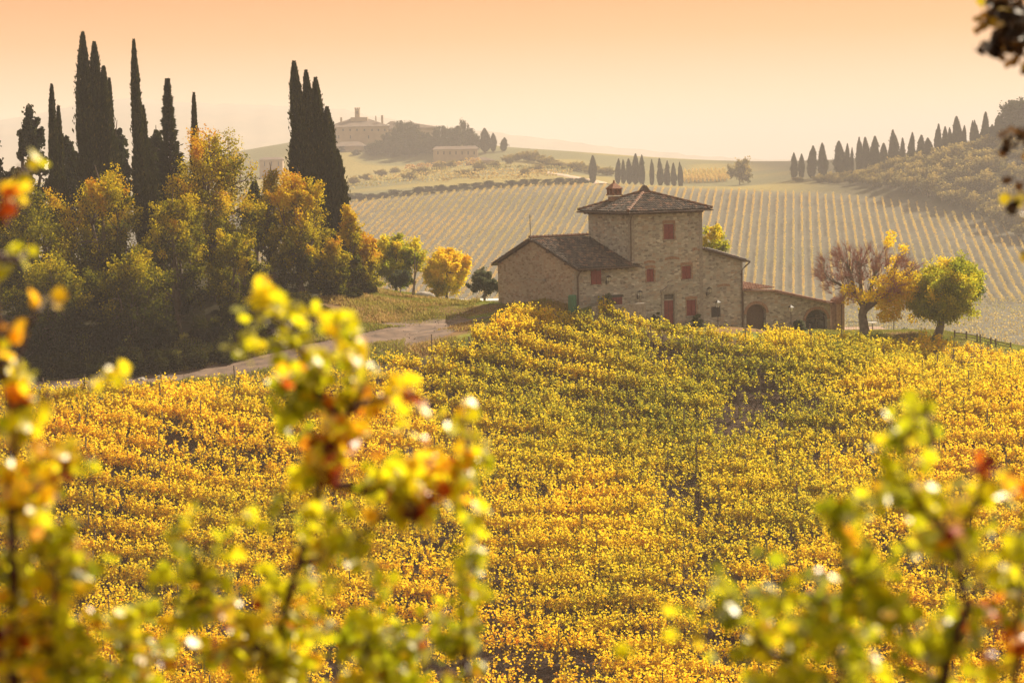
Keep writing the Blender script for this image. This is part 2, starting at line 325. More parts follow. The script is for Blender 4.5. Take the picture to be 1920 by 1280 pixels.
def dist_poly(x, y, poly):
    d = np.full(np.shape(x), 1e9)
    for a, b in zip(poly[:-1], poly[1:]):
        a = np.array(a[:2]); b = np.array(b[:2]); ab = b - a; t = np.clip(((x - a[0]) * ab[0] + (y - a[1]) * ab[1]) / (ab @ ab), 0, 1)
        d = np.minimum(d, np.hypot(x - a[0] - t * ab[0], y - a[1] - t * ab[1]))
    return d
def build_ground():
    ys = np.concatenate([np.arange(-30, 100, 3.), np.arange(100, 200, .8), np.arange(200, 330, 3.), np.arange(330, 1200, 7.), np.geomspace(1200, 12000, 40)])
    tx = np.linspace(-.62, .62, 330); X = tx[None] * (ys[:, None] + 70); Y = np.broadcast_to(ys[:, None], X.shape)
    Z = H(X, Y); V = np.stack([X, Y, Z], -1).reshape(-1, 3); n = len(tx)
    i = (np.arange(len(ys) - 1)[:, None] * n + np.arange(n - 1)[None]).ravel(); Fc = np.stack([i, i + 1, i + n + 1, i + n], -1)
    o = mesh_np('ground', V, Fc, None, smooth=True); o.data.materials.clear()
    x, y = X.ravel(), Y.ravel()
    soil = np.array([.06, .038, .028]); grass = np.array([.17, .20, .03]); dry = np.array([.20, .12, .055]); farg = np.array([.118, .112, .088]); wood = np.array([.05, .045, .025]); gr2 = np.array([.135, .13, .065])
    c = np.tile(soil, (len(x), 1))
    def mixc(w, col):
        nonlocal c
        w = np.clip(w, 0, 1)[:, None]; c = c * (1 - w) + col * w
    back = smooth(-.3, 1.2, y - fbound(x)) * (y > 130)
    mixc(back, grass)
    nz = vnoise(x, y, 2.5, 5)
    bank = back * smooth(.35, .65, nz + .45 * (1 - smooth(0, 5, dist_poly(x, y, [(a[0], a[1]) for a in (Q(600, 560, 172), Q(700, 575, 173), Q(780, 580, 175))]) - 1.5)) - .1)
    mixc(bank * (y < 200), dry)
    rd = dist_poly(x, y, [(a[0], a[1]) for a in ROADP]); mixc(back * (1 - smooth(3.5, 7.5, rd + 3 * (nz - .5))) * (y < 200) * (1 - smooth(-6, -3, x)), np.array([.13, .085, .055]))
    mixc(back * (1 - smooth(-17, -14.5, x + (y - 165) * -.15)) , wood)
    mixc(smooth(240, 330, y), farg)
    ws = smooth(0, 12, y - vtop(x)) * (y > 600)
    mixc(ws, gr2)
    mixc(ws * smooth(.4, .65, vnoise(x, y, 40, 8)), np.array([.22, .18, .06]))
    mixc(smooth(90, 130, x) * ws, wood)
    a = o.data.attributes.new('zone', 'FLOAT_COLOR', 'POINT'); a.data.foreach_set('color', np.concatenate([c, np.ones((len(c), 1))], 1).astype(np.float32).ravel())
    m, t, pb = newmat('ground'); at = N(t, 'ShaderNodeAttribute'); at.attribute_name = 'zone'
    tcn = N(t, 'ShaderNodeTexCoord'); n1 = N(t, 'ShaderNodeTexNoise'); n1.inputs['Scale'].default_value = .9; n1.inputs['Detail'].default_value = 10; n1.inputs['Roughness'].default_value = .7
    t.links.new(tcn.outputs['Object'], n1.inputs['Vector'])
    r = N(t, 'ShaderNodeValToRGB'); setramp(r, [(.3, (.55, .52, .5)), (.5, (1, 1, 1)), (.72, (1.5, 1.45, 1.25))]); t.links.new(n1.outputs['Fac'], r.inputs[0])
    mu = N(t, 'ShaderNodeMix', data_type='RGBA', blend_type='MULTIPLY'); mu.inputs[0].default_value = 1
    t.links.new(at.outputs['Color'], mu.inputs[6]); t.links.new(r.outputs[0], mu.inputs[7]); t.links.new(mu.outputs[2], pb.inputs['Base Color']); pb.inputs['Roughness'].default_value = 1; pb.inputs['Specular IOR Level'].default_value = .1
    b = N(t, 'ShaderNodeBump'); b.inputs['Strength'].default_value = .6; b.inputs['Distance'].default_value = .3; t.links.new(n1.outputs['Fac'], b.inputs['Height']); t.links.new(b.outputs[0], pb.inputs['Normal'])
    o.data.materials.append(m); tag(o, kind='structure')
build_ground()
def strip(name, poly, w, mat, dz, step=.5, wn=.25):
    pts = np.array([(p[0], p[1]) for p in poly]); L = np.concatenate([[0], np.cumsum(np.linalg.norm(np.diff(pts, axis=0), axis=1))]); s = np.arange(0, L[-1], step)
    c = np.stack([np.interp(s, L, pts[:, k]) for k in (0, 1)], -1)
    ker = np.ones(9) / 9; c = np.stack([np.convolve(np.pad(c[:, k], 4, 'edge'), ker, 'valid') for k in (0, 1)], -1)
    T = unit(np.gradient(c, axis=0)); nn = np.stack([-T[:, 1], T[:, 0]], -1); u = np.linspace(-1, 1, 11)
    ww = (w if np.isscalar(w) else np.interp(s, [0, L[-1] * .45, L[-1] * .75, L[-1]], w)) / 2 * (1 + wn * (vnoise(s, s * 0, 3) - .5) * 2 + wn * .8 * (vnoise(s, s * 0, .9, 3) - .5))
    XY = c[:, None] + nn[:, None] * (u[None, :, None] * ww[:, None, None]); Z = H(XY[..., 0], XY[..., 1]) + dz * (1 - np.abs(u[None]) ** 4 * 1.6) - .03 * np.exp(-((np.abs(u[None]) - .45) / .12) ** 2)
    V = np.concatenate([XY, Z[..., None]], -1).reshape(-1, 3); i = (np.arange(len(s) - 1)[:, None] * 11 + np.arange(10)[None]).ravel()
    return mesh_np(name, V, np.stack([i, i + 11, i + 12, i + 1], -1), mat, smooth=True)
tag(strip('dirt_road', ROADP, (4.2, 5.5, 9.5, 8.0), M_ROAD, .12), kind='structure')
FARMT = [Q(1130, 352, 800), Q(1125, 338, 860), Q(1060, 328, 900), Q(990, 323, 940)]
tag(strip('farm_track', FARMT, 6, rough_mat('pale_track', (.42, .30, .22), (.5, .38, .28), .3), .5, 3), kind='structure')

# hills on the horizon
def hill_ridge(name, pts, d, depth, base=-64):
    xs = np.linspace(pts[0][0], pts[-1][0], 160); py = np.interp(xs, [p[0] for p in pts], [p[1] for p in pts])
    top = np.array([P(a, b, d) for a, b in zip(xs, py)]); top[:, 2] += (vnoise(xs, xs * 0, 9, 4) - .5) * d * .0012 + (vnoise(xs, xs * 0, 3, 5) - .5) * d * .0008
    prof = [(-1, 0), (-.6, .35), (-.25, .8), (0, 1), (.3, .8), (1, 0)]
    R_ = []
    for k, h in prof:
        q = top.copy(); q[:, 1] += k * depth; q[:, 0] *= q[:, 1] / d; q[:, 2] = base + (top[:, 2] - base) * h + (0 if h in (0, 1) else 1) * (vnoise(xs, xs * 0 + k, 14, 6) - .5) * 14; R_.append(q)
    V = np.concatenate(R_); n = len(xs); i = (np.arange(len(prof) - 1)[:, None] * n + np.arange(n - 1)[None]).ravel()
    tag(mesh_np(name, V, np.stack([i, i + 1, i + n + 1, i + n], -1), M_HILL, smooth=True), kind='structure')
M_HILL = rough_mat('hazed_wooded_hills', (.16, .15, .11), (.24, .20, .14), .02)  # base colour raised toward the haze, so distance fade is partly painted in
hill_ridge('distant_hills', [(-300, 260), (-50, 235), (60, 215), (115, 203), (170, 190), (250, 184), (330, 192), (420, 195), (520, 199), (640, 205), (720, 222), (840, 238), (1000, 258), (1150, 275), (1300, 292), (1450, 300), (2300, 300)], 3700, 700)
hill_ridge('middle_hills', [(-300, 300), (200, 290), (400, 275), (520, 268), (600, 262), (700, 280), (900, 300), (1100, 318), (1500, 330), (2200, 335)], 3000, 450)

# ------------------------------------------------------------------ near vineyard
def nfield_tint(x, y):
    t = .468 + .20 * (vnoise(x, y, 7, 11) - .5) + .10 * (vnoise(x, y, 2.2, 12) - .5)
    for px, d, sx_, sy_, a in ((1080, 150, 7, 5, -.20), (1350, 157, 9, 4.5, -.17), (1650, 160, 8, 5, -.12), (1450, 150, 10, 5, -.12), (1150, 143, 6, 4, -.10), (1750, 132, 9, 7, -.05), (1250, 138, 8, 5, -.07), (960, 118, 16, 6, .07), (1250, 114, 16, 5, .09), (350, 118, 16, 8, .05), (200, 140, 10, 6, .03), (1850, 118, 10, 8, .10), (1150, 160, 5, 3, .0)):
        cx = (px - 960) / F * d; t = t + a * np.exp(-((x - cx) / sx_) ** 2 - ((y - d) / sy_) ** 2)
    return t
GV = 'golden vine rows of the near vineyard'
def vine_row(k, name_label):
    R = np.random.default_rng(100 + k)
    yb = 106.5 + 2.15 * k
    def line(x): return yb - .10 * x + 1.1 * (vnoise(np.asarray(x, float), np.full(np.shape(x), yb * .35), 9, 50) - .5)
    w = .245 * (yb + 6) + 4
    xs = np.arange(-w, w, .25); ok = line(xs) < fbound(xs) - .6
    xs = xs[ok]
    if len(xs) < 8: return
    x0, x1 = xs.min(), xs.max()
    L = x1 - x0
    root = empty('vine_row', (0.5 * (x0 + x1), line(0.5 * (x0 + x1)), float(H(0.5 * (x0 + x1), line(0.5 * (x0 + x1))))))
    o3 = np.array(root.location)
    tag(root, name_label, 'vine row', GV)
    sl_ = math.hypot(1, .10)
    # leaves grow along arching shoots
    ns = int(L * 43)
    x = R.uniform(x0, x1, ns); rowv = np.full(ns, yb)
    vig = vnoise(x, rowv, 1.3, 20 + k % 5) * .55 + vnoise(x, rowv, 4.5, 31) * .6
    thin = smooth(.58, .72, vnoise(x, rowv, 5.5, 40))
    keep = R.random(ns) < np.clip(.25 + 1.1 * vig - .55 * thin, .08, 1); x = x[keep]; vig = vig[keep]; ns = len(x)
    lean_y = R.normal(0, .62, ns); lean_x = R.normal(0, .30, ns); ln = (.55 + .75 * vig) * R.uniform(.5, 1.25, ns); hb = R.uniform(.45, 1.0, ns)
    m = 15; u = np.linspace(.05, 1, m)[None] * np.ones((ns, 1)); 
    Sx = x[:, None] + lean_x[:, None] * u * ln[:, None]; Sy = line(x)[:, None] + lean_y[:, None] * u * ln[:, None] * 1.25; Sz = hb[:, None] + ln[:, None] * u - .85 * np.abs(lean_y)[:, None] * u ** 2 * ln[:, None]
    off = R.normal(0, .075, (ns, m, 3)); Sx, Sy, Sz = (Sx + off[..., 0]).ravel(), (Sy + off[..., 1]).ravel(), np.maximum((Sz + off[..., 2]).ravel(), .12)
    ok = (Sy < fbound(Sx) + .2) & (R.random(ns * m) < .86); Cx, Cy, z = Sx[ok], Sy[ok], Sz[ok]; n = len(Cx); u = u.ravel()[ok]; cl_ = np.repeat(R.normal(0, .06, ns), m)[ok]
    C = np.stack([Cx, Cy, H(Cx, Cy) + z], -1)
    s = R.uniform(.10, .19, n)
    V, Fc = leaf_geo(C - o3, s, .95, .3, R, face=1.1)
    t = nfield_tint(Cx, Cy) + R.normal(0, .06, n) + cl_ + .06 * (.5 - u)
    red = R.random(n) < .025; t[red] += .25
    gr = R.random(n) < .05; t[gr] -= .2
    mesh_np('foliage', V, Fc, M_VINE, root, np.clip(t, 0, .97))
    # woody vines, shoots
    g = Geo()
    for xx in np.arange(x0 + .4, x1, 1.05):
        xx += R.uniform(-.15, .15); yy = line(xx)
        if yy > fbound(xx) - .3: continue
        zz = float(H(xx, yy)); p = np.array([xx, yy, zz]) - o3
        g.tube([p + (0, 0, -.1), p + (R.normal(0, .05), R.normal(0, .05), .4), p + (R.normal(0, .08), 0, .85)], [.05, .035, .028], 4, False)
        for sgn in (-1, 1): g.tube([p + (0, 0, .8), p + (.3 * sgn, -.03 * sgn, .9), p + (.62 * sgn, -.06 * sgn, .88)], [.025, .02, .015], 3, False)
        for _ in range(3):
            a = p + (R.uniform(-.5, .5), 0, .88); g.tube([a, a + (R.normal(0, .1), R.normal(0, .12), .45), a + (R.normal(0, .28), R.normal(0, .3), R.uniform(.7, 1.15))], [.012, .010, .007], 3, False)
    if g.n: g.build('stems', M_BARK, root)
    # posts
    px_ = x0 + .3; 
    while px_ < x1:
        yy = line(px_)
        if yy < fbound(px_) - .2:
            zz = float(H(px_, yy)); p = np.array([px_, yy, zz]); h = R.uniform(1.75, 2.3); l = R.normal(0, .05, 2)
            g = Geo(); g.tube([(0, 0, -.3), (l[0] * .5, l[1] * .5, h * .5), (l[0], l[1], h)], [.055, .05, .045], 6)
            po = g.build('post', M_POST, root); po.location = p - o3
        px_ += 5.2 + R.uniform(-.3, .3)
    # wires
    g = Geo(); xw = np.arange(x0 + .3, x1 - .3, 1.0)
    if len(xw) > 3:
        for hz in (.9, 1.35):
            pw = np.stack([xw, line(xw), H(xw, line(xw)) + hz], -1) - o3; g.tube(pw, .006, 3, False)
        g.build('wire', M_DARK, root)
ORD = 'first second third fourth fifth sixth seventh eighth ninth tenth eleventh twelfth thirteenth fourteenth fifteenth sixteenth seventeenth eighteenth nineteenth twentieth'.split()
def ordn(n):
    if n <= 20: return ORD[n - 1]
    tens = {2: 'twenty', 3: 'thirty', 4: 'forty', 5: 'fifty', 6: 'sixty', 7: 'seventy', 8: 'eighty', 9: 'ninety'}; whole = {3: 'thirtieth', 4: 'fortieth', 5: 'fiftieth', 6: 'sixtieth', 7: 'seventieth', 8: 'eightieth', 9: 'ninetieth'}
    a, b = divmod(n, 10); return whole[a] if b == 0 else tens[a] + '-' + ORD[b - 1]
NR = 31
for k in range(NR):
    nb = k + 1
    vine_row(k, 'golden vine row across the near slope, %s up from the bottom' % ordn(nb))

# ------------------------------------------------------------------ far vineyards
GF = 'far vine rows on the hazy slope'
PD = np.array([.991, -.134])
def far_row(root_name, pts, label, group, R, dens=18, size=.34, tint0=.5, hgt=1.7, mat=None):
    pts = np.asarray(pts); L = np.concatenate([[0], np.cumsum(np.linalg.norm(np.diff(pts, axis=0), axis=1))]); n = int(L[-1] * dens); s = R.uniform(0, L[-1], n)
    ph_ = R.uniform(0, 99); s = s[R.random(n) < (.25 + .9 * vnoise(s, s * 0 + ph_, 4)) * (.55 + .7 * vnoise(s, s * 0 + ph_ * .13, 22)) * R.uniform(.8, 1.25)]; n = len(s)
    x = np.interp(s, L, pts[:, 0]) + R.normal(0, .17, n); y = np.interp(s, L, pts[:, 1]) + R.normal(0, .17, n)
    z = H(x, y) + .3 + (hgt - .3) * R.beta(1.6, 1.2, n) * (.75 + .5 * vnoise(x, y, 2.5, 3))
    c0 = np.array([pts[len(pts) // 2][0], pts[len(pts) // 2][1], 0]); c0[2] = H(c0[0], c0[1])
    V, Fc = leaf_geo(np.stack([x, y, z], -1) - c0, R.uniform(.6, 1.3, n) * size, .9, .2, R)
    o = mesh_np(root_name, V, Fc, mat or M_FARVINE, None, np.clip(tint0 + R.normal(0, .15, n) + .5 * (vnoise(x, y, 30, 7) - .5), 0, 1)); o.location = c0
    tag(o, label, 'vine row', group)
cs = np.arange(-172, 86, 2.75)
for i, c in enumerate(cs):
    R = np.random.default_rng(500 + i)
    pts = []
    for s in np.arange(545, 830, 3.):
        p = PD * c + SD * s
        if s < 566 + 6 * math.sin(c * .03): continue
        if p[1] > vtop(p[0]) - 1.5: break
        pts.append(p)
    if len(pts) > 3:
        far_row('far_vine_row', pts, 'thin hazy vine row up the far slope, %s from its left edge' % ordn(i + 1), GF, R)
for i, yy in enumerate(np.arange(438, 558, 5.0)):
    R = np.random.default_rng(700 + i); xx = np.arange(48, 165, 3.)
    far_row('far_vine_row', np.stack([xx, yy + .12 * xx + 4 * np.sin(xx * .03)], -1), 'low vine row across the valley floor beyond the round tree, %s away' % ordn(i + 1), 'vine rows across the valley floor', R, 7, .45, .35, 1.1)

# ------------------------------------------------------------------ trees
def limb(a, b, R, n=5, wob=.12, sag=0):
    a = np.asarray(a, float); b = np.asarray(b, float); t = np.linspace(0, 1, n)[:, None]; L = np.linalg.norm(b - a)
    p = a + (b - a) * t + R.normal(0, wob * L / n, (n, 3)) * np.sin(t * pi); p[:, 2] += sag * L * np.sin(t[:, 0] * pi); return p
def crown_tree(name, cat, base, h, rx, label, mat, bark=M_BARK, group=None, seed=1, nleaf=14000, ls=.22, crown=(.30, 1.0), nclump=46, tint=(.45, .16), trunk_r=None, flat=1.0, lean=(0, 0), shape=0, lit=None, cl=.23, forks=4, tg=.0, skirt=0):
    """tapered trunk, limbs to every leaf clump, leaf clumps in an uneven envelope"""
    R = np.random.default_rng(seed); base = np.asarray(base, float)
    root = empty(name, base); tag(root, label, cat, group)
    z0, z1 = crown[0] * h, crown[1] * h; cz = .5 * (z0 + z1); rz = .5 * (z1 - z0); lean = np.array([lean[0], lean[1], 0.])
    C = unit(R.normal(size=(nclump, 3))) * (R.uniform(.25, 1, (nclump, 1)) ** .5); C[:, 2] *= .92
    if shape: w = 1 - shape * (C[:, 2] + 1) / 2; C[:, :2] *= w[:, None]
    ph = R.uniform(0, 6.28, 3); az = np.arctan2(C[:, 1], C[:, 0])
    C[:, :2] *= (1 + .22 * np.sin(2 * az + ph[0]) + .16 * np.sin(3 * az + ph[1] + 2 * C[:, 2]))[:, None]
    C = C * np.array([rx * .86, rx * .86 * flat, rz * .9]) + (0, 0, cz) + lean * ((C[:, 2:3] + 1) / 2)
    if skirt:
        q = R.uniform(0, 6.283, skirt); rq = rx * R.uniform(.15, .80, skirt); C = np.concatenate([C, np.stack([rq * np.cos(q), rq * np.sin(q), h * R.uniform(.05, .42, skirt)], -1)]); nclump += skirt
    tr = trunk_r or h * .028
    # trunk and limbs
    g = Geo(); fork = np.array([lean[0] * .25, lean[1] * .25, z0 + .12 * (z1 - z0)])
    g.tube([(0, 0, -.3), (0, 0, 0), tuple(fork * .5 + R.normal(0, .05, 3) * (1, 1, 0)), tuple(fork)], [tr * 1.5, tr * 1.15, tr * .9, tr * .8], 8)
    nf = forks; subs = []
    for k in range(nf):
        a = k * 6.283 / nf + R.uniform(-.4, .4); e = np.array([cos(a) * rx * .42, sin(a) * rx * .42 * flat, cz + R.uniform(-.1, .45) * rz]) + lean * .5
        p = limb(fork, e, R, 5, .3); g.tube(p, np.linspace(tr * .6, tr * .28, 5), 5); subs += [(q, tr * .3) for q in p[2:]]
    top = np.array([0, 0, z1 - .15 * rz]) + lean; p = limb(fork, top, R, 6, .2); g.tube(p, np.linspace(tr * .7, tr * .08, 6), 5); subs += [(q, tr * .3) for q in p[1:-1]]
    sp = np.array([q for q, _ in subs])
    for c in C:
        j = np.argmin(np.linalg.norm(sp - c, axis=1) + .6 * np.maximum(0, sp[:, 2] - c[2])); p = limb(sp[j], c, R, 4, .25); g.tube(p, np.linspace(tr * .22, tr * .05, 4), 4, False)
    g.build('trunk', bark, root)
    # foliage
    wts = R.uniform(.4, 1.6, nclump); wts /= wts.sum(); nleaf = int(nleaf * 1.25); idx = R.choice(nclump, nleaf, p=wts)
    rc = R.uniform(.7, 1.3, nclump) * cl * rx * (1 if nclump > 20 else 1.3)
    d = R.normal(0, .52, (nleaf, 3)) * rc[idx][:, None] * np.array([.92, .92, 1.02])
    # upright sprays of outer shoots break the outline
    sp_m = R.random(nleaf) < .34; sdir = unit(unit(C - (0, 0, cz)) * .9 + (0, 0, .75) + R.normal(0, .45, (nclump, 3)))[idx]; sdir = unit(sdir + R.normal(0, .10, sdir.shape) + (R.integers(0, 3, nleaf)[:, None] - 1) * .35 * np.roll(sdir, 1, 1))
    d = np.where(sp_m[:, None], sdir * (R.random((nleaf, 1)) ** .8) * rc[idx][:, None] * 1.75 + d * .22, d)
    Lc = C[idx] + d; ok = Lc[:, 2] > .25; Lc = Lc[ok]; idx = idx[ok]; d = d[ok]
    ct = R.normal(0, tint[1], nclump)
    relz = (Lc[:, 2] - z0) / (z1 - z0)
    t = tint[0] + ct[idx] + R.normal(0, .09, len(Lc)) + tg * (relz - .5)  # tg puts sunlit golden tops and shaded, greener lower leaves into the tint
    V, Fc = leaf_geo(Lc, R.uniform(.6, 1.25, len(Lc)) * ls, .8, .15, R, face=.5)
    mesh_np('crown', V, Fc, mat, root, np.clip(t, 0, 1))
    return root
def cypress_geo(h, r, R, nt, leaders, ts=.34, fir=0, bulge=.38):
    Vs, Fs, ts_, n0 = [], [], [], 0
    g = Geo()
    for (ox, oy, hh, rr, z0) in leaders:
        def prof(t): return rr * (np.clip(t / bulge, 0, 1) ** .45) * np.clip((1 - t) / (1 - bulge), 0.0, 1) ** (.72 if not fir else .95) + rr * .04
        m = int(1.35 * nt * (hh * rr) / sum(a[2] * a[3] for a in leaders))
        t = R.random(m) ** .93; az = R.uniform(0, 6.283, m); rad = prof(t) * (.62 + .34 * vnoise(az * 3.0, t * hh, 1.0, 4 + int(ox * 3)) + .50 * vnoise(az * 2.0, t * hh, 2.3, 9 + int(ox * 3)) + R.normal(0, .07, m))
        if fir: rad *= .62 + .55 * ((t * hh * .95 + .3 * vnoise(az * 2, t * 9, 1)) % 1.0)
        stray = R.random(m) < .07; rad[stray] *= R.uniform(1.05, 1.5, stray.sum())
        z = z0 + t * (hh - z0); bend = .10 * rr * np.sin(t * 5 + ox)
        C = np.stack([ox + bend + rad * np.cos(az), oy + rad * np.sin(az), z], -1)
        ax = np.stack([np.cos(az) * (.35 + fir), np.sin(az) * (.35 + fir), np.full(m, 1.0 - .7 * fir)], -1)
        V, Fc = leaf_geo(C, R.uniform(.6, 1.6, m) * ts * (1 - .3 * t), .34, 0, R, axis=unit(ax))
        Vs.append(V); Fs.append(Fc + n0); n0 += len(V); ts_.append(np.clip(.38 + R.normal(0, .16, m) + .5 * (vnoise(az * 2, z, 1.4, 6) - .5), 0, 1))
        # dense inner growth
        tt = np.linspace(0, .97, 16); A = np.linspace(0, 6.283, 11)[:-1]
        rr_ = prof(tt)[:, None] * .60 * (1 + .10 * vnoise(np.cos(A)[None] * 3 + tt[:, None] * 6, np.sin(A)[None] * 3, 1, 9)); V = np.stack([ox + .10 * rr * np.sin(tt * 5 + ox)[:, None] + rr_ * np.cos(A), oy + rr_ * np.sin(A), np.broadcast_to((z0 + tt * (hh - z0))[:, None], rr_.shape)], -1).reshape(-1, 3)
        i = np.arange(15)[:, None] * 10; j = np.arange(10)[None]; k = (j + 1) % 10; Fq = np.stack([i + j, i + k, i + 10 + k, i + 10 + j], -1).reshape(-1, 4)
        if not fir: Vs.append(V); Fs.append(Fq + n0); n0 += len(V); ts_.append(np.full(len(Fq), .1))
        g.tube([(ox * .3, oy * .3, -.4), (ox, oy, z0 + .5), (ox, oy, hh * .6), (ox, oy, hh * .93)], [rr * .16 + .05, rr * .14 + .04, rr * .08 + .02, .02], 6)
    return np.concatenate(Vs), np.concatenate(Fs), np.concatenate(ts_), g
def cypress(base, label, group, seed, nt, leaders, ts=.34, name='cypress', cat='cypress', fir=0, mat=None, bulge=.38, bark=M_BARK):
    R = np.random.default_rng(seed); root = empty(name, base); tag(root, label, cat, group)
    V, Fc, t, g = cypress_geo(0, 0, R, nt, leaders, ts, fir, bulge)
    g.build('trunk', bark, root); mesh_np('crown', V, Fc, mat or M_CYP, root, t); return root
def gpt(px, py, d): p = P(px, py, d); return np.array([p[0], p[1], float(H(p[0], p[1]))])
def hgt(px, py, base): """height above base of a crown top seen at px,py"""; return P(px, py, base[1])[2] - base[2]
def pxm(px, d): return px * d / F

# tall cypresses of the left wood
GC = 'tall cypresses rising out of the left wood'
def tallcyp(px, pyt, hw, d, label, seed, extra=(), pyb=None, fir=0, nt=9000, bulge=.38, xb=None, name='cypress', z0=1.0):
    b = gpt(xb if xb else px, 400, d); b[0] = P(xb if xb else px, 480, d)[0]; b[2] = float(H(b[0], b[1])); h = hgt(px, pyt, b); dx = P(px, pyt, d)[0] - b[0]
    L = [(0, 0, h, pxm(hw, d), z0)]
    for (ex, et, ew) in extra: L.append((P(ex, et, d)[0] - P(px, et, d)[0], .4, hgt(ex, et, b), pxm(ew, d), z0))
    r = cypress(b, label, GC if not fir else None, seed, nt, L, .42, name, 'cypress' if not fir else 'fir tree', fir, bulge=bulge)
    # lean a little with the crown top
    r.rotation_euler = (0, math.atan2(dx, h) if abs(dx) < 3 else 0, 0)
    return r
tallcyp(157, 62, 20, 178, 'broadest dark cypress at the left, its several leaders growing together with a bent tip', 11, ((175, 80, 20), (190, 125, 17), (196, 200, 14), (152, 180, 14)), nt=30000, xb=172, bulge=.5)
tallcyp(206, 148, 10, 184, 'slim dark cypress close behind the broad many-leadered one', 12, ((214, 260, 13),), nt=8000, xb=213)
tallcyp(252, 76, 13, 176, 'tall narrow cypress with a blunt top between the broad cypress and the fir', 13, ((262, 200, 14), (275, 300, 16)), nt=16000, xb=270, bulge=.35)
tallcyp(98, 160, 11, 172, 'leftmost dark cypress, a narrow spindle in front of the pines', 14, ((107, 200, 10),), nt=9000, xb=106, bulge=.5)
tallcyp(364, 176, 7, 182, 'thinnest cypress, a needle standing right of the fir', 15, (), nt=4500, xb=370, bulge=.6)
tallcyp(553, 116, 19, 182, 'massive dark cypress standing alone beside the path, forked into ragged leaders', 16, ((572, 134, 18), (588, 148, 17), (604, 205, 19), (617, 285, 15), (545, 240, 20)), nt=34000, xb=582, bulge=.5)
tallcyp(317, 148, 30, 179, 'layered dark fir with a jagged narrow tip among the cypresses', 17, (), fir=1, nt=11000, xb=322, bulge=.10, name='fir_tree', z0=2)
tallcyp(150, 250, 18, 186, 'shaded fir half hidden behind the pines at the left edge', 18, (), fir=1, nt=7000, xb=46, bulge=.12, name='fir_tree', z0=2) if False else None
GP = 'dark pines at the back of the left wood'
for k, (px, pyt, rpx, d, lab) in enumerate(((64, 172, 38, 182, 'open-branched dark pine just left of the leftmost cypress'), (-20, 205, 46, 180, 'dark pine cut by the left edge of the view'), (130, 238, 36, 190, 'low dark pine between the leftmost and the broadest cypress'), (228, 205, 32, 188, 'dark pine with spreading tips behind the slim cypress'), (300, 215, 38, 190, 'dark pine behind the layered fir'), (30, 300, 50, 176, 'dense dark pine at the left margin under the taller pines'), (480, 330, 30, 190, 'shadowy pine behind the golden trees left of the massive cypress'))):
    b = gpt(px, 450, d); h = hgt(px, pyt, b)
    crown_tree('pine_tree', 'pine tree', b, h, pxm(rpx, d), lab, M_PINE, group=GP, seed=30 + k, nleaf=15000, ls=.30, crown=(.12, 1), nclump=150, tint=(.35, .2), shape=.5, cl=.15)
py_ = lambda v: v is None
GA = 'autumn trees at the edge of the left wood'
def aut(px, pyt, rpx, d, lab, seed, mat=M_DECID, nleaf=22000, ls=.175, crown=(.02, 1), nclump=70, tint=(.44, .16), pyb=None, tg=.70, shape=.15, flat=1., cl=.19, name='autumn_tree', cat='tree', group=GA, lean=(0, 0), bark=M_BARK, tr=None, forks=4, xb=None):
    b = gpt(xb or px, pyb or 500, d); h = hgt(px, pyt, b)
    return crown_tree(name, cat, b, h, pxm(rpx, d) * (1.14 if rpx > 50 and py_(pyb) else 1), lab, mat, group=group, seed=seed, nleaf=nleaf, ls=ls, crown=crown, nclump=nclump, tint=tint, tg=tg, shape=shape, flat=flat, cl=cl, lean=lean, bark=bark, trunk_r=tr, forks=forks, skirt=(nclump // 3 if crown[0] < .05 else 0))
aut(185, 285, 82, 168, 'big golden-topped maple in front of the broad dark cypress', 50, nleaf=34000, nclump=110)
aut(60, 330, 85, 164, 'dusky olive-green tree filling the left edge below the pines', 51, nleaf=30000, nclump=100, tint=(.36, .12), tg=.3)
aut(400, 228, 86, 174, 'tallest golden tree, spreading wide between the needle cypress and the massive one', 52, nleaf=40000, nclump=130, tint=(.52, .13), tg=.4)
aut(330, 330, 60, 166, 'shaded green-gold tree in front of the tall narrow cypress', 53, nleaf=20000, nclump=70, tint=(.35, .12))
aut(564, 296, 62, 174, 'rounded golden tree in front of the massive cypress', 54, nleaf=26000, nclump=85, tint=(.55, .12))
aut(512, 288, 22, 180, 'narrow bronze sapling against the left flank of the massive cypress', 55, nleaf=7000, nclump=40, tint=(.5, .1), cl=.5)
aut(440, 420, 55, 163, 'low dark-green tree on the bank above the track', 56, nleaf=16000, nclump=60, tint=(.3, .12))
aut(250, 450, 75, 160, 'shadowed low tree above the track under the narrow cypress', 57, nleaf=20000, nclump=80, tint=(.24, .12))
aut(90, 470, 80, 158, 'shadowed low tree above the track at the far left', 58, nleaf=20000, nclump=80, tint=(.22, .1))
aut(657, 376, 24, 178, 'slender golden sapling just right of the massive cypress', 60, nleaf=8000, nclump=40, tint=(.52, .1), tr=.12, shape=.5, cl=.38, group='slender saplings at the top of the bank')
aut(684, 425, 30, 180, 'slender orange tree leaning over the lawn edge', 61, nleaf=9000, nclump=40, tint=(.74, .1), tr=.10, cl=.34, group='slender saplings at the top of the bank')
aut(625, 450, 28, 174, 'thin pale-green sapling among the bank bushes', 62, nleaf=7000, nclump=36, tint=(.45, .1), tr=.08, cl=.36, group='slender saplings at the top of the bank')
aut(742, 435, 54, 196, 'round green tree with yellow edges at the back of the lawn', 63, mat=M_YEL, nleaf=22000, nclump=70, tint=(.38, .12), crown=(.06, 1), tg=.45, pyb=540, name='lawn_tree', group='bright trees behind the lawn')
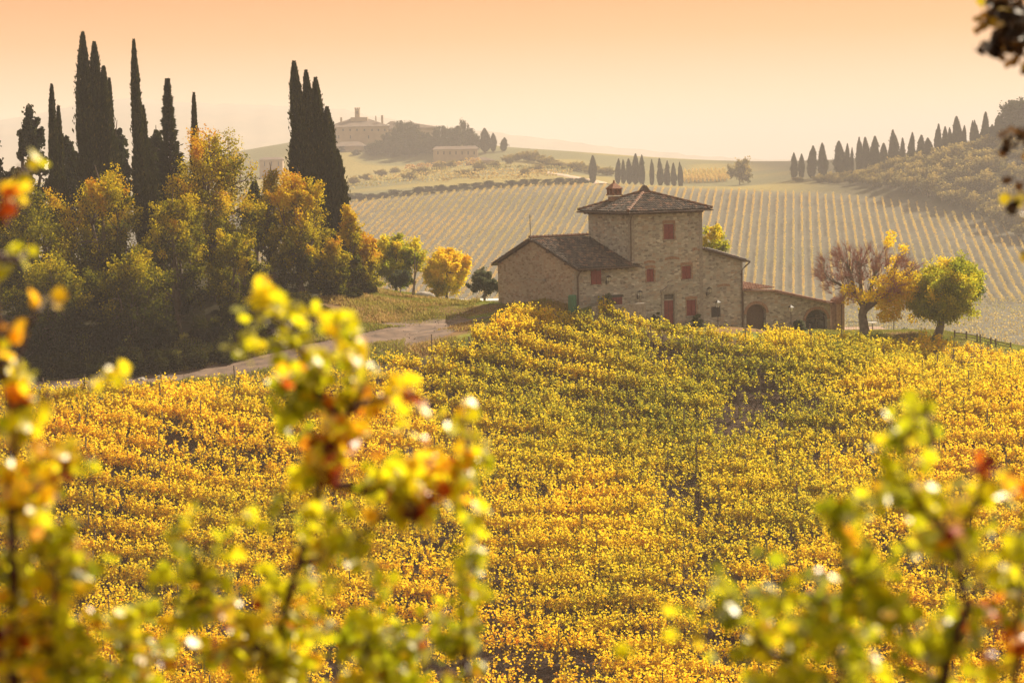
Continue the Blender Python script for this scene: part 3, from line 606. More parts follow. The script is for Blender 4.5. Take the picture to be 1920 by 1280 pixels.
aut(838, 466, 55, 195, 'bright yellow tree on the lawn left of the gabled wing', 64, mat=M_YEL, nleaf=22000, nclump=70, tint=(.68, .08), crown=(.06, 1), tg=.2, pyb=560, name='lawn_tree', group='bright trees behind the lawn')
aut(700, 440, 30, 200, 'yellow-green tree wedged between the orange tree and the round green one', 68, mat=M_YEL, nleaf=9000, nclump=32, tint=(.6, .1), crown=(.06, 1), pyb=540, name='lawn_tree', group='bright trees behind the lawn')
aut(910, 506, 30, 178, 'small grey-green olive tree beside the corner of the gabled wing', 65, mat=M_OLIVE, nleaf=7000, ls=.16, nclump=34, tint=(.5, .2), crown=(.28, 1), pyb=573, name='olive_tree', cat='olive tree', group=None, tr=.12, bark=M_BARKG)
aut(750, 505, 22, 184, 'young dark-green tree on a thin trunk in the middle of the lawn', 66, mat=M_OLIVE, nleaf=4000, ls=.16, nclump=24, tint=(.25, .1), crown=(.3, 1), pyb=555, name='young_tree', group=None, tr=.05, shape=.3)
aut(1345, 402, 38, 190, 'green tree peeping out behind the tower above the lean-to roof', 67, mat=M_YEL, nleaf=16000, nclump=60, tint=(.28, .12), crown=(.2, 1), pyb=560, name='courtyard_tree', group=None, shape=.3)
# support stakes on the lawn
for k, (a, b, lab) in enumerate((((778, 468), (776, 566), 'taller upright wooden stake on the lawn'), ((783, 490), (771, 566), 'shorter leaning wooden stake crossing the upright one on the lawn'))):
    q = P(b[0], b[1], 181 - k * .6); q[2] = H(q[0], q[1]); p = P(a[0], a[1], 181 - k * .6); g = Geo(); g.tube([(0, 0, -.3), tuple((p - q) * .5 + (.03, 0, 0)), tuple(p - q)], [.07, .06, .045], 6)
    o = g.build('wooden_stake', M_POST); o.location = q; tag(o, lab, 'stake', 'wooden stakes on the lawn')

# shrubs on the bank
GB = 'bushes covering the bank above the track'
bs = [(620, 540, 30, 176, .2), (655, 560, 26, 175, .15), (690, 560, 18, 178, .3), (560, 560, 36, 170, .35), (590, 590, 28, 168, .45), (520, 590, 30, 164, .2), (470, 620, 34, 160, .15), (420, 640, 30, 158, .12), (360, 640, 34, 157, .15), (300, 650, 34, 156, .12), (240, 655, 34, 155.5, .1), (180, 660, 34, 155, .12), (120, 665, 34, 155, .1), (60, 670, 36, 154.5, .1), (0, 670, 40, 154.5, .1), (390, 590, 36, 164, .2), (300, 600, 36, 163, .15), (200, 600, 40, 162, .15), (100, 610, 40, 162, .1), (520, 540, 36, 172, .3), (640, 500, 26, 184, .3), (600, 500, 30, 184, .2), (450, 560, 36, 168, .2), (545, 610, 22, 164, .3), (20, 600, 40, 164, .12)]
pos = ['at the foot of the massive cypress', 'below the slender saplings', 'at the lawn edge under the orange tree']
blab = ['dark bush at the crest of the bank below the massive cypress', 'darkest round bush where the bank meets the lawn', 'small russet bush at the left end of the lawn', 'yellow-green bush midway down the bank left of the track', 'yellowest bush low on the bank beside the bend of the track', 'dark bush behind the bend of the track', 'dark bush on the verge where the track narrows',
        'dark verge bush, fifth from the bend of the track', 'dark verge bush, sixth from the bend of the track', 'dark verge bush, seventh from the bend of the track', 'dark verge bush, eighth from the bend of the track', 'dark verge bush, ninth from the bend of the track', 'dark verge bush, tenth from the bend of the track', 'dark verge bush, last but one before the left edge', 'dark verge bush at the left edge of the view',
        'shaded bush on the slope, first row above the verge, rightmost', 'shaded bush on the slope above the verge, under the narrow cypress', 'shaded bush on the slope above the verge, under the broad cypress', 'shaded bush on the slope above the verge, under the pines', 'olive bush under the rounded golden tree', 'tawny bush at the top of the bank between the saplings', 'dark bush between the trunks of the massive cypress', 'olive bush under the tallest golden tree', 'small bush squeezed against the bend of the track', 'shaded bush on the slope above the verge, farthest left']
def bush(name, b, h, r, label, mat, group, seed, nleaf=4500, ls=.17, tint=.2, cat='bush', nc=18):
    R = np.random.default_rng(seed); root = empty(name, b); tag(root, label, cat, group)
    C = unit(R.normal(size=(nc, 3))) * R.uniform(.2, 1, (nc, 1)) ** .5; C[:, 2] = np.abs(C[:, 2]); C = C * np.array([r * .8, r * .8, h * .75]) * R.uniform(.75, 1.15, (nc, 1))
    g = Geo()
    for c in C: g.tube(limb((R.normal(0, .08), R.normal(0, .08), -.15), c, R, 4, .3), [.04, .03, .02, .01], 4, False)
    g.build('stems', M_BARK, root)
    i = R.integers(0, nc, nleaf); L = C[i] + unit(R.normal(size=(nleaf, 3))) * R.random((nleaf, 1)) ** .4 * r * .36 * np.array([1, 1, .8]); L = L[L[:, 2] > .03]
    V, Fc = leaf_geo(L, R.uniform(.6, 1.3, len(L)) * ls, .8, .2, R)
    mesh_np('foliage', V, Fc, mat, root, np.clip(tint + .12 * R.normal(size=nc)[i[:len(L)]] + R.normal(0, .08, len(L)), 0, 1)); return root
for k, ((px, pyt, rpx, d, ti), lab) in enumerate(zip(bs, blab)):
    b = gpt(px, 600, d); h = max(.9, min(3.2, hgt(px, pyt - 18, b)))
    bush('bush', b, h, pxm(rpx * 1.15, d), lab, M_BUSH, GB, 200 + k, tint=ti + .12)
# grass on lawn, verge and dry bank
def grass(name, n, xr, yr, cond, size, tint, label, R=np.random.default_rng(77)):
    x = R.uniform(*xr, n); y = R.uniform(*yr, n); ok = cond(x, y) & (dist_poly(x, y, ROADP) > 1.9); x, y = x[ok], y[ok]; n = len(x)
    s = R.uniform(.5, 1.3, n) * size * (.5 + vnoise(x, y, 2, 8)); z = H(x, y) + s * .3
    V, Fc = leaf_geo(np.stack([x, y, z], -1), s, .22, 0, R, axis=unit(np.stack([R.normal(0, .4, n), R.normal(0, .4, n), np.ones(n)], -1)))
    o = mesh_np(name, V, Fc, M_GRASSB, None, np.clip(tint(x, y) + R.normal(0, .12, n), 0, 1)); tag(o, label, 'grass', kind='stuff')
lawnf = lambda x, y: (y > fbound(x) + 1.0) & ((x > -14) & (y > 164)) & (y < 190)
grass('lawn_grass', 80000, (-16, 5), (163, 190), lambda x, y: lawnf(x, y) & (x + (y - 166) * .25 > -9), .16, lambda x, y: .12 + .3 * vnoise(x, y, 3, 2), 'short green grass of the lawn left of the house')
grass('dry_grass', 60000, (-18, 6), (152, 184), lambda x, y: (y > fbound(x) + .8) & (x > -17 + (y - 160) * .1) & (vnoise(x, y, 2.2, 5) > .42), .34, lambda x, y: .55 + .5 * (vnoise(x, y, 2.5, 9) - .3), 'tawny dry grass on the bank beside the track')
grass('road_edge_grass', 40000, (-36, 2), (142, 172), lambda x, y: (y > fbound(x) + .3) & (dist_poly(x, y, ROADP) < 4.6) & (vnoise(x, y, 1.3, 15) > .48), .22, lambda x, y: .45 + .5 * (vnoise(x, y, 1.5, 9) - .3), 'patchy brown grass along both edges of the dirt track')
grass('verge_grass', 60000, (-36, -8), (144, 166), lambda x, y: (y > fbound(x) + .6), .36, lambda x, y: .25 + .5 * (vnoise(x, y, 2.5, 9) - .3), 'rank grass along the shaded side of the track')
grass('terrace_grass', 30000, (24, 42), (164, 176), lambda x, y: (y > fbound(x) + .8), .15, lambda x, y: .12 + .25 * vnoise(x, y, 3, 2), 'green grass under the two trees right of the house')

R = np.random.default_rng(71); n = 5000; x = R.uniform(-36, 4, n); y = R.uniform(146, 174, n); ok = (dist_poly(x, y, ROADP) < 3.6 * R.random(n) ** .5 + .8) & (y > fbound(x)); x, y = x[ok], y[ok]
V, Fc = leaf_geo(np.stack([x, y, H(x, y) + .13], -1), R.uniform(.05, .16, len(x)), .9, 2.0, R, 6, fold=-.4)
tag(mesh_np('road_stones', V, Fc, M_STONEG), 'loose pale stones strewn over the dirt track', 'gravel', kind='stuff')
# ------------------------------------------------------------------ right of the house: two trees
b = gpt(1620, 624, 171)
root = empty('thinning_tree', b); tag(root, 'half-bare tree with reddish twigs above and yellow leaves low on its right', 'tree')
R = np.random.default_rng(91); g = Geo(); k_ = 171 / F
def loc(px, py, dy=0): p = P(px, py, 171); return (p[0] - b[0], dy, p[2] - b[2])
g.tube([(0, 0, -.3), loc(1621, 618), loc(1617, 590), loc(1622, 575)], [.46, .40, .34, .36], 9)
mains = [[(1620, 577), (1605, 555), (1580, 535), (1553, 522)], [(1622, 575), (1616, 545), (1610, 515), (1612, 485)], [(1622, 578), (1632, 548), (1640, 515), (1650, 485)], [(1624, 580), (1650, 560), (1680, 535), (1702, 512)], [(1622, 577), (1600, 548), (1592, 515), (1582, 490)], [(1624, 578), (1640, 556), (1668, 530), (1678, 495)]]
tips = []
for q, m in enumerate(mains):
    dy = [0, R.uniform(-.5, .5), R.uniform(-1.5, 1.5), R.uniform(-2.4, 2.4)]; pts = np.array([loc(a, c, e) for (a, c), e in zip(m, dy)]); g.tube(pts, [.24, .17, .12, .07], 6)
    for _ in range(16):
        t = R.uniform(.8, 2.99); i = int(t); a = pts[i] + (pts[i + 1] - pts[i]) * (t - i); d = unit(a + np.array([0, 0, 1.2]) - np.array(loc(1622, 560))) + R.normal(0, .3, 3); e = a + d * R.uniform(.7, 1.5); pl = limb(a, e, R, 4, .3); g.tube(pl, [.05, .035, .025, .015], 4, False); tips += [pl[2], pl[3]]
sk = np.concatenate([np.array(t_) [None] for t_ in tips] + [np.array(loc(a, c))[None] for m in mains for a, c in m[1:]])
for _ in range(150):
    v = unit(R.normal(size=3)) * R.uniform(.55, 1) ** .5; e = np.array(loc(1622 + 100 * v[0], 520 - 62 * v[2])) + (0, v[1] * 3.2, 0)
    if e[2] < loc(1620, 566)[2]: continue
    j = np.argmin(np.linalg.norm(sk - e, axis=1)); pl = limb(sk[j], e, R, 4, .3); g.tube(pl, [.035, .028, .02, .012], 4, False); tips += [pl[2], pl[3], pl[3]]
g.build('trunk', M_BARKG, root)
g = Geo()
for a in tips:
    for _ in range(6):
        d = unit(a - np.array(loc(1622, 570)) + np.array([0, 0, .8])) + R.normal(0, .42, 3); e = a + unit(d) * R.uniform(.35, .95); g.tube(limb(a, e, R, 3, .25), [.015, .011, .007], 3, False)
g.build('twigs', M_TWIG, root)
pxs = np.concatenate([R.normal(1668, 24, 56), R.normal(1694, 13, 26), R.normal(1600, 16, 12), R.normal(1668, 8, 4)]); pys = np.concatenate([R.normal(562, 20, 56), R.normal(532, 15, 26), R.normal(555, 10, 12), R.normal(455, 8, 4)])
C = np.array([loc(a, c, R.uniform(-2.2, 2.2)) for a, c in zip(pxs, pys)]); n = 11000; i = R.integers(0, len(C), n); L = C[i] + unit(R.normal(size=(n, 3))) * R.random((n, 1)) ** .4 * .5
V, Fc = leaf_geo(L, R.uniform(.1, .22, n), .85, .1, R); mesh_np('crown', V, Fc, M_YEL, root, np.clip(.72 + R.normal(0, .12, n), 0, 1))
b = gpt(1757, 629, 169.5); h = hgt(1770, 490, b)
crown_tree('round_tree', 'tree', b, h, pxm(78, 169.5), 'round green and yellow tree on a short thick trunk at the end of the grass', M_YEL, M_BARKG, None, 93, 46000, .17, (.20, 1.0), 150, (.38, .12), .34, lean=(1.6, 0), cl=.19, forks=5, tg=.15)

# ------------------------------------------------------------------ middle distance and ridge
def copy_thing(src, loc, sc, label, rz=0):
    r = src.copy(); COL.objects.link(r); r.location = loc; r.scale = sc; r.rotation_euler = (.03 * math.sin(rz * 3.1), .035 * math.sin(rz * 5.3 + 1), rz); r['label'] = label
    for ch in src.children:
        c = ch.copy(); COL.objects.link(c); c.parent = r
    return r
GR = 'cypresses in a line along the right ridge'
ridge = [(1488, 287, 330, 5), (1504, 289, 326, 6), (1524, 274, 326, 8), (1542, 269, 324, 8), (1574, 265, 319, 8.5), (1589, 270, 317, 4.5), (1597, 277, 314, 3.5), (1609, 258, 313, 6), (1625, 258, 313, 7), (1641, 256, 312, 8), (1658, 269, 311, 6.5), (1676, 244, 310, 8), (1692, 259, 306, 5), (1708, 249, 303, 6), (1726, 254, 301, 7.5), (1742, 259, 301, 7), (1760, 233, 299, 6.5), (1773, 238, 297, 6), (1782, 240, 297, 5.5), (1794, 219, 293, 8), (1807, 236, 286, 4.5), (1823, 227, 282, 5), (1830, 226, 280, 5.5), (1846, 211, 276, 7.5), (1859, 234, 275, 6), (1872, 217, 272, 7.5)]
protos = [cypress((0, 0, 0), 'x', GR, 300 + k, 3000, [(0, 0, 12, [1.3, 1.0, 1.3, .9, 1.15][k], .4)] + ([(.6, .2, 10.2, .8, .4)] if k in (1, 3) else []) + ([(-.6, .2, 8.6, .7, .4)] if k in (3, 4) else []), .7, bulge=[.35, .42, .25, .5, .3][k]) for k in range(5)]
usedp = set()
def place_cyp(px, pyt, pyb, hw, d, label, group, i):
    p = P(px, pyb, d); z = min(p[2], float(H(p[0], p[1])) + .0) if False else float(H(p[0], p[1])); top = P(px, pyt, d)[2]; h = max(top - z, 3); k = (i * 3) % 5
    sc = (pxm(hw, d) / 1.12, pxm(hw, d) / 1.12, h / 12)
    r = copy_thing(protos[k], (p[0], p[1], z), sc, label, rz=i * 1.7); r['group'] = group; return r
for i, (px, pt, pb_, hw) in enumerate(ridge):
    d = np.interp(px, [1488, 1676, 1872], [835, 800, 780])
    extra = 'tallest' if px == 1794 else ('broad' if hw >= 8 else ('thin' if hw < 5 else 'dark'))
    place_cyp(px, pt, pb_, hw, d, '%s cypress on the right ridge, %s in the line from the left' % (extra, ordn(i + 1)), GR, i)
GM = 'cypresses on the crest behind the farmhouse'
for i, (px, pt, pb_, hw) in enumerate([(1113, 292, 345, 7.5), (1160, 298, 350, 5), (1169, 300, 350, 4.5), (1180, 298, 350, 5.5), (1192, 289, 350, 6), (1203, 291, 350, 5.5), (1221, 299, 352, 4), (1239, 297, 353, 5), (1252, 302, 353, 4.5), (1264, 306, 354, 4), (1276, 304, 354, 4)]):
    d = 845
    place_cyp(px, pt, pb_, hw, d, 'lone dark cypress on the crest left of the tower roof' if i == 0 else 'cypress on the crest above the tower roof, %s of the ten from the left' % ordn(i), GM, i + 1)
GK = 'three cypresses at the end of the castle hill'
for i, (px, pt, pb_, hw) in enumerate([(909, 241, 287, 8), (926, 250, 288, 6.5), (946, 258, 291, 6)]):
    place_cyp(px, pt, pb_, hw, 1085, ['largest of three cypresses right of the castle trees', 'middle one of three cypresses right of the castle trees', 'smallest and rightmost of three cypresses below the castle'][i], GK, i)
for p_ in protos:
    for c in list(p_.children): bpy.data.objects.remove(c)
    bpy.data.objects.remove(p_)
# round far trees
WG = foliage('ridge_wood_leaves', [(0, (.035, .04, .015)), (.5, (.15, .125, .035)), (1, (.42, .29, .07))], .45)
wp = [crown_tree('woodland_tree', 'tree', (0, 0, 0), 7, 3.6, 'x', WG, group='w', seed=400 + k, nleaf=2600, ls=.6, crown=(.12, 1), nclump=26, tint=(.45, .15), cl=.34, tg=.4) for k in range(3)]
dk = [crown_tree('woodland_tree', 'tree', (0, 0, 0), 10, 3.2, 'x', M_PINE, group='w', seed=420 + k, nleaf=3000, ls=.6, crown=(.08, 1), nclump=26, tint=(.35, .15), cl=.36, shape=.4) for k in range(2)]
def far_tree(px, py, d, hh, rr, label, group, i, dark=False):
    p = P(px, py, d); src = (dk[i % 2], 10, 3.2) if dark else (wp[i % 3], 7, 3.6)
    r = copy_thing(src[0], (p[0], p[1], float(H(p[0], p[1])) - .3), (rr / src[2], rr / src[2], hh / src[1]), label, i * 2.1); r.pop('group', None)
    if group: r['group'] = group
    return r
GW = 'autumn woodland trees on the slope below the right ridge'
R = np.random.default_rng(44); i = 0
spots = []
for row, (ybase, d0) in enumerate(((1, 0), (2, 0), (3, 0), (4, 0), (5, 0))):
    for px in np.arange(1500 + 34 * row, 1960, 27):
        t = row / 4.; d_top = np.interp(px, [1488, 1676, 1950], [828, 792, 772]); pp = P(px, 300, 700); d_bot = float(vtop(pxm(px - 960, 720))) + 7
        d = d_top + (d_bot - d_top) * (t * .92 + .04) + R.uniform(-3, 3); spots.append((px + R.uniform(-8, 8), d, row))
for (px, d, row) in spots:
    x = pxm(px - 960, d); big = np.interp(px, [1500, 1650, 1750, 1950], [.45, .8, 1.15, 1.35]); hh = 6.5 * big * R.uniform(.7, 1.15) * (.8 if row == 0 else 1)
    i += 1; far_tree(px, 300, d, hh, 3.7 * big * R.uniform(.8, 1.15), 'hazy golden tree below the ridge cypresses, %s, %s from left' % (['top row', 'second row down', 'third row down', 'fourth row down', 'bottom row'][row], ordn(sum(1 for s in spots if s[2] == row and s[0] <= px))), GW, i)
far_tree(1893, 270, 782, 16, 6.5, 'big dark round tree at the right end of the ridge cypresses', 'big dark trees at the end of the ridge', 0, True)
far_tree(1914, 268, 778, 16, 6, 'big dark tree touching the right edge above the ridge', 'big dark trees at the end of the ridge', 1, True)
far_tree(1940, 268, 778, 17, 6, 'big dark tree beyond the right edge above the ridge', 'big dark trees at the end of the ridge', 2, True)
far_tree(1387, 350, 850, float(P(1387, 299, 850)[2] - H(pxm(427, 850), 850)), 4.2, 'lone round tree on the skyline between tower roof and right ridge', None, 3)
# castle-hill trees
GT = 'dark trees around the castle'
cst = [(700, 268, 16), (712, 262, 15), (726, 250, 14), (740, 238, 14), (752, 229, 15), (765, 228, 16), (778, 236, 16), (790, 246, 16), (803, 250, 14), (816, 240, 13), (830, 238, 16), (843, 240, 14), (856, 238, 16), (870, 224, 12), (882, 242, 16), (893, 252, 14), (715, 285, 16), (740, 280, 18), (765, 275, 18), (790, 278, 18), (690, 290, 12), (668, 284, 10), (812, 262, 14), (640, 300, 10), (702, 292, 14), (726, 270, 16), (752, 258, 17), (776, 262, 17), (800, 272, 16), (752, 292, 16), (824, 262, 14), (700, 300, 14), (720, 306, 15), (742, 308, 15), (765, 300, 15), (790, 298, 14)]
for j, (px, pt, rp) in enumerate(cst):
    d = 1095 + (j % 3) * 6; p = P(px, pt, d); z = float(H(p[0], p[1])); far_tree(px, pt, d, max(p[2] - z, 3), pxm(rp * .95, d), 'hazy dark tree on the castle hill, %s of the castle grove counting from the left' % ordn(1 + sorted(range(len(cst)), key=lambda q: (cst[q][0], q)).index(j)), GT, j, True)
GO = 'orchard bushes on the slope right of the castle'
for j in range(34):
    px = 955 + j * 9.5 if j < 20 else 650 + (j - 20) * 27; py = np.interp(px, [950, 1150], [298, 325]) if j < 20 else 0
    d = 1010 - j * 5 if j < 20 else 890 + (j % 4) * 30
    far_tree(px + R.uniform(-3, 3), py, d, R.uniform(2.5, 5), R.uniform(1.8, 3.2), ('pale bush on the skyline right of the castle, %s along' % ordn(j + 1)) if j < 20 else 'pale bush on the terraces below the castle, %s from the left' % ordn(j - 19), GO if j < 20 else 'bushes on the terraces below the castle', j)
GH = 'hedge trees in shade above the far vineyard'
hx = list(range(520, 1110, 22))
for j, px in enumerate(hx):
    d = float(vtop(pxm(px - 960, 800))) + 7 + R.uniform(-1, 2); far_tree(px, 360, d, R.uniform(2.2, 3.2), 3.0, 'low shaded hedge bush above the far vineyard, %s from the left' % ordn(j + 1), GH, j, True)
for s_ in wp + dk:
    for c in list(s_.children): bpy.data.objects.remove(c)
    bpy.data.objects.remove(s_)
# skyline vine rows and posts
for j in range(12):
    px = 1287 + j * 7.5; d0 = 880; x = pxm(px - 960, d0)
    far_row('far_vine_row', [(x, d0 - 8), (x + 2, d0 + 30), (x + 4, d0 + 60)], 'short vine row ending on the skyline right of the crest cypresses, %s from the left' % ordn(j + 1), 'short vine rows on the skyline', np.random.default_rng(900 + j), 16, .6, .45, 2.6)
for j, (px0, px1, d, lab) in enumerate(((640, 1010, 862, 'nearest green-gold terrace row below the castle'), (700, 1050, 885, 'second terrace row below the castle'), (700, 1080, 910, 'third terrace row below the castle'), (760, 1090, 940, 'fourth terrace row below the castle'), (768, 868, 1030, 'bright yellow pergola row under the low farm roof'), (860, 908, 1000, 'short yellow pergola row in front of the gabled annexe'))):
    xs = np.linspace(pxm(px0 - 960, d), pxm(px1 - 960, d), 20); far_row('far_vine_row', np.stack([xs, np.full(20, float(d))], -1), lab, 'vine rows on the castle terraces', np.random.default_rng(950 + j), 12 if j < 4 else 22, .8, .35 if j < 4 else .7, 2.2 if j < 4 else 3.2)
# ------------------------------------------------------------------ farmhouse
house = empty('farmhouse', tuple(HO), HTH)
tag(house, 'old stone farmhouse with square three-storey tower, gabled wing and dark tiled roofs', 'house')
g = Geo()
# tower, lean-to and gabled wing share walls; each block is a closed prism
g.box((0, .01, -3), (6.85, 6.0, 8.42))
tower = g.build('tower_wall', M_STONE, house, uv=True)
g = Geo(); g.prism([(6.86, -3), (10.85, -3), (10.85, 4.12), (6.86, 5.22)], 0.05, 5.6, 'y'); lean = g.build('annexe_wall', M_STONE, house, uv=True)
g = Geo(); g.prism([(.02, -2), (11.8, -2), (11.8, 4.2), (6.3, 6.25), (.02, 4.32)], -5.1, -.005, 'x')
wing = g.build('wing_wall', M_STONEB, house, uv=True)
# front skin of the wing: paler rubble like the tower front
g = Geo(); g.box((-5.08, -.012, -2), (-.0, .018, 4.30)); g.build('wing_front_wall', M_STONE, house, uv=True)
def cut(o, boxes, arches=()):
    g = Geo()
    for b in boxes: g.box(*b)
    for (x0, x1, z0, z1, y0, y1) in arches:
        n = 10; r = (x1 - x0) / 2; rise = min(r, .75 * r) ; pts = [(x0, z0), (x1, z0)] + [(x0 + r + r * cos(a), z1 - rise + rise * sin(a)) for a in np.linspace(0, pi, n)]; g.prism(pts, y0, y1, 'y')
    c = g.build('cutter', M_STONE, o.parent, fixn=True); bpy.context.view_layer.update(); boolean_cut(o, c)
cut(tower, [((3.04, -.3, -.72), (4.01, .30, 1.84)), ((3.16, -.3, 6.14), (4.12, .14, 7.36)), ((1.45, -.3, 2.88), (2.14, .14, 3.92)), ((4.84, -.3, 2.93), (5.73, .14, 4.0)), ((5.25, -.3, 0), (6.15, .14, 1.28))])
cut(lean, [((7.68, -.3, -.25), (8.58, .24, .6))])
def shutter(x0, x1, z0, z1, y=.05, surround=True, lbl=None):
    w = Geo(); xm = (x0 + x1) / 2
    root_ = None
    for a, b in ((x0 + .02, xm - .01), (xm + .01, x1 - .02)):
        w.box((a, y, z0 + .02), (b, y + .045, z1 - .02))
        for zz in np.linspace(z0 + .12, z1 - .16, 3): w.box((a + .02, y - .018, zz), (b - .02, y - .001, zz + .05))
    o = w.build('shutter', M_RED, house)
    if surround:
        s = Geo(); s.box((x0 - .12, -.035, z0 - .10), (x1 + .12, .09, z0 - .003)); so_ = s.build('sill', M_STONEG, o)
        s = Geo(); n = 9
        for k in range(n):
            a = x0 - .14 + (x1 - x0 + .28) * k / n; bb = x0 - .14 + (x1 - x0 + .28) * (k + 1) / n - .012; off = .05 * (1 - ((k + .5) / n * 2 - 1) ** 2); s.box((a, -.02, z1 + .01 + off), (bb, .05, z1 + .24 + off))
        for zz in np.arange(z0, z1 - .08, .16):
            for sx_ in (x0 - .13, x1 + .005):
                j = .03 * math.sin(zz * 31); s.box((sx_ - (j if sx_ < x0 else 0), -.016, zz), (sx_ + .12 + (j if sx_ > x0 else 0), .03, zz + .14))
        s.build('brick_surround', M_BRICK, o)
    return o
M_BRICK = rough_mat('old_brick', (.22, .13, .09), (.36, .24, .17), 5)
shutter(3.16, 4.12, 6.14, 7.36); shutter(1.45, 2.14, 2.88, 3.92); shutter(4.84, 5.73, 2.93, 4.0); shutter(5.25, 6.15, 0, 1.28)
shutter(-3.81, -2.85, 2.95, 4.2, -.075, False)
g = Geo(); g.box((-2.35, -.07, .2), (-.95, -.014, 1.87)); gate = g.build('cellar_door', M_RED, house)
g = Geo(); 
for a in np.linspace(-2.2, -1.1, 6): g.box((a, -.085, .25), (a + .02, -.072, 1.8))
g.box((-2.45, -.10, 1.873), (-.85, -.014, 2.05)); g.build('door_boards', M_DARK, gate)
g = Geo(); g.box((3.06, .10, -.70), (3.99, .16, 1.33)); door = g.build('front_door', M_RED, house)
g = Geo(); g.box((3.515, .085, -.68), (3.535, .098, 1.3)); g.box((3.30, .05, .3), (3.34, .098, .42)); g.build('handle', M_DARK, door)
g = Geo(); g.box((3.06, .08, 1.335), (3.99, .18, 1.44)); g.box((3.06, .20, 1.45), (3.99, .22, 1.83))
fan = g.build('transom', M_STONEG, house); g = Geo()
for a in np.linspace(3.10, 3.94, 7): g.tube([(a, .1, 1.44), (a, .1, 1.83)], .012, 4)
for zz in (1.55, 1.7): g.tube([(3.06, .1, zz), (3.99, .1, zz)], .012, 4)
g.build('grille', M_DARK, fan)
g = Geo(); g.box((2.78, -.06, -.7), (3.0, .05, 1.86)); g.box((4.05, -.06, -.7), (4.27, .05, 1.86)); g.box((2.78, -.07, 1.863), (4.27, .05, 2.0)); g.prism([(2.62, 2.003), (4.43, 2.003), (4.3, 2.12), (3.53, 2.55), (2.75, 2.12)], -.10, .05, 'y'); g.build('door_surround', M_STONEG, house, fixn=True)
g = Geo()
for a in np.linspace(7.72, 8.54, 6): g.tube([(a, .02, -.25), (a, .02, .6)], .014, 4)
for zz in (-.05, .2, .42): g.tube([(7.68, .02, zz), (8.58, .02, zz)], .014, 4)
wg = g.build('window_grille', M_DARK, house)
g = Geo(); g.box((7.69, .2, -.24), (8.57, .235, .59)); g.build('window_pane', M_WIN, house)
# blocked openings and relieving courses of brick in the walls
g = Geo()
for (x0, x1, z, n) in ((3.2, 4.6, 4.5, 10), (5.9, 6.6, 5.1, 5), (8.3, 9.6, 2.1, 9), (1.2, 2.3, 4.3, 8)):
    for k in range(n): a = x0 + (x1 - x0) * k / n; off = .10 * (1 - ((k + .5) / n * 2 - 1) ** 2); g.box((a, -.012 + (.052 if x0 > 6.9 else 0), z + off), (a + (x1 - x0) / n - .02, .02 + (.052 if x0 > 6.9 else 0), z + .2 + off))
g.build('brick_relieving_course', M_BRICK, house)

g = Geo()
for (qx, lim) in ((0.0, (4.6, 8.1)), (6.85, (-.7, 8.1)), (-5.1, (1.2, 4.0))):
    zq = lim[0]; kq = 0
    while zq < lim[1]:
        hq = .24 + .07 * math.sin(kq * 2.3); wq = .52 if kq % 2 else .30
        if qx > 6: g.box((qx - wq, -.014, zq), (qx + .012, .12, zq + hq - .02))
        else:
            g.box((qx - .012 - (.006 if qx < 0 else 0), -.026, zq), (qx + wq, .10, zq + hq - .02)); g.box((qx - .016 - (.004 if qx < 0 else 0), .104, zq), (qx + .05, (.62 if not kq % 2 else .34), zq + hq - .02))
        zq += hq; kq += 1
g.build('quoins', M_STONEG, house)
def tiles(g, o, u, v, Lu, Lv, inside=None, du=.235, dv=.36, R=None, tl=None, lift=.05):
    """rows of clay half-tube tiles on a slope: o eave corner, u along the eave, v up the slope"""
    o = np.array(o, float); u = unit(np.array(u, float)); v = unit(np.array(v, float)); w = np.cross(u, v)
    if w[2] < 0: w = -w
    A = np.linspace(0, pi, 5); nu, nv = int(Lu / du), int(Lv / dv)
    for i in range(nu):
        for j in range(nv):
            a = (i + .5) * Lu / nu; b = j * dv
            if inside and not inside(a, b + dv * .5): continue
            a += R.normal(0, .012); r0_, r1_ = .105 + R.normal(0, .006), .088; hb = lift + .03 + R.normal(0, .010); ht = lift
            V = []
            for (bb, rr, hh) in ((b + R.normal(0, .02), r0_, hb), (b + dv * 1.18, r1_, ht - .01)):
                for t in A: V.append(o + u * (a + rr * cos(t)) + v * bb + w * (hh + rr * .85 * sin(t)))
            k = np.arange(4); g.add(V, np.stack([k, k + 1, k + 6, k + 5], -1))
            m = 4; base = g.n - 10; g.F.setdefault(5, []).append(np.array([[4, 3, 2, 1, 0]]) + base)
            tl.append(R.random() ** 1.6)
def tile_roof(name, slopes, slab, mat=M_TILE, parent=None, seed=1, slabmat=None):
    R = np.random.default_rng(seed); g = Geo(); tl = []
    for s in slopes: tiles(g, *s, R=R, tl=tl)
    t4 = np.repeat(tl, 4); t5 = np.array(tl) * .3
    o = g.build(name, mat, parent, tint=np.concatenate([t4, t5]) if list(g.F.keys()) == [4, 5] else None)
    gs = Geo()
    for V, Fc in slab:
        gs.add(V, Fc)
    gs.build('roof_deck', slabmat or M_COPPER, o)
    return o
def slab_of(pts, th=.10):
    V = [tuple(p) for p in pts] + [(p[0], p[1], p[2] - th) for p in pts]; n = len(pts)
    q = [(i, (i + 1) % n, (i + 1) % n + n, i + n) for i in range(n)]
    q += [(0, 1, 2, 3), (7, 6, 5, 4)] if n == 4 else []
    if n == 3: q += [(0, 1, 2, 2), (5, 4, 3, 3)]
    return (V, np.array(q))
M_HIP = rough_mat('weathered_hip_tiles', (.09, .06, .045), (.24, .12, .075), 2)
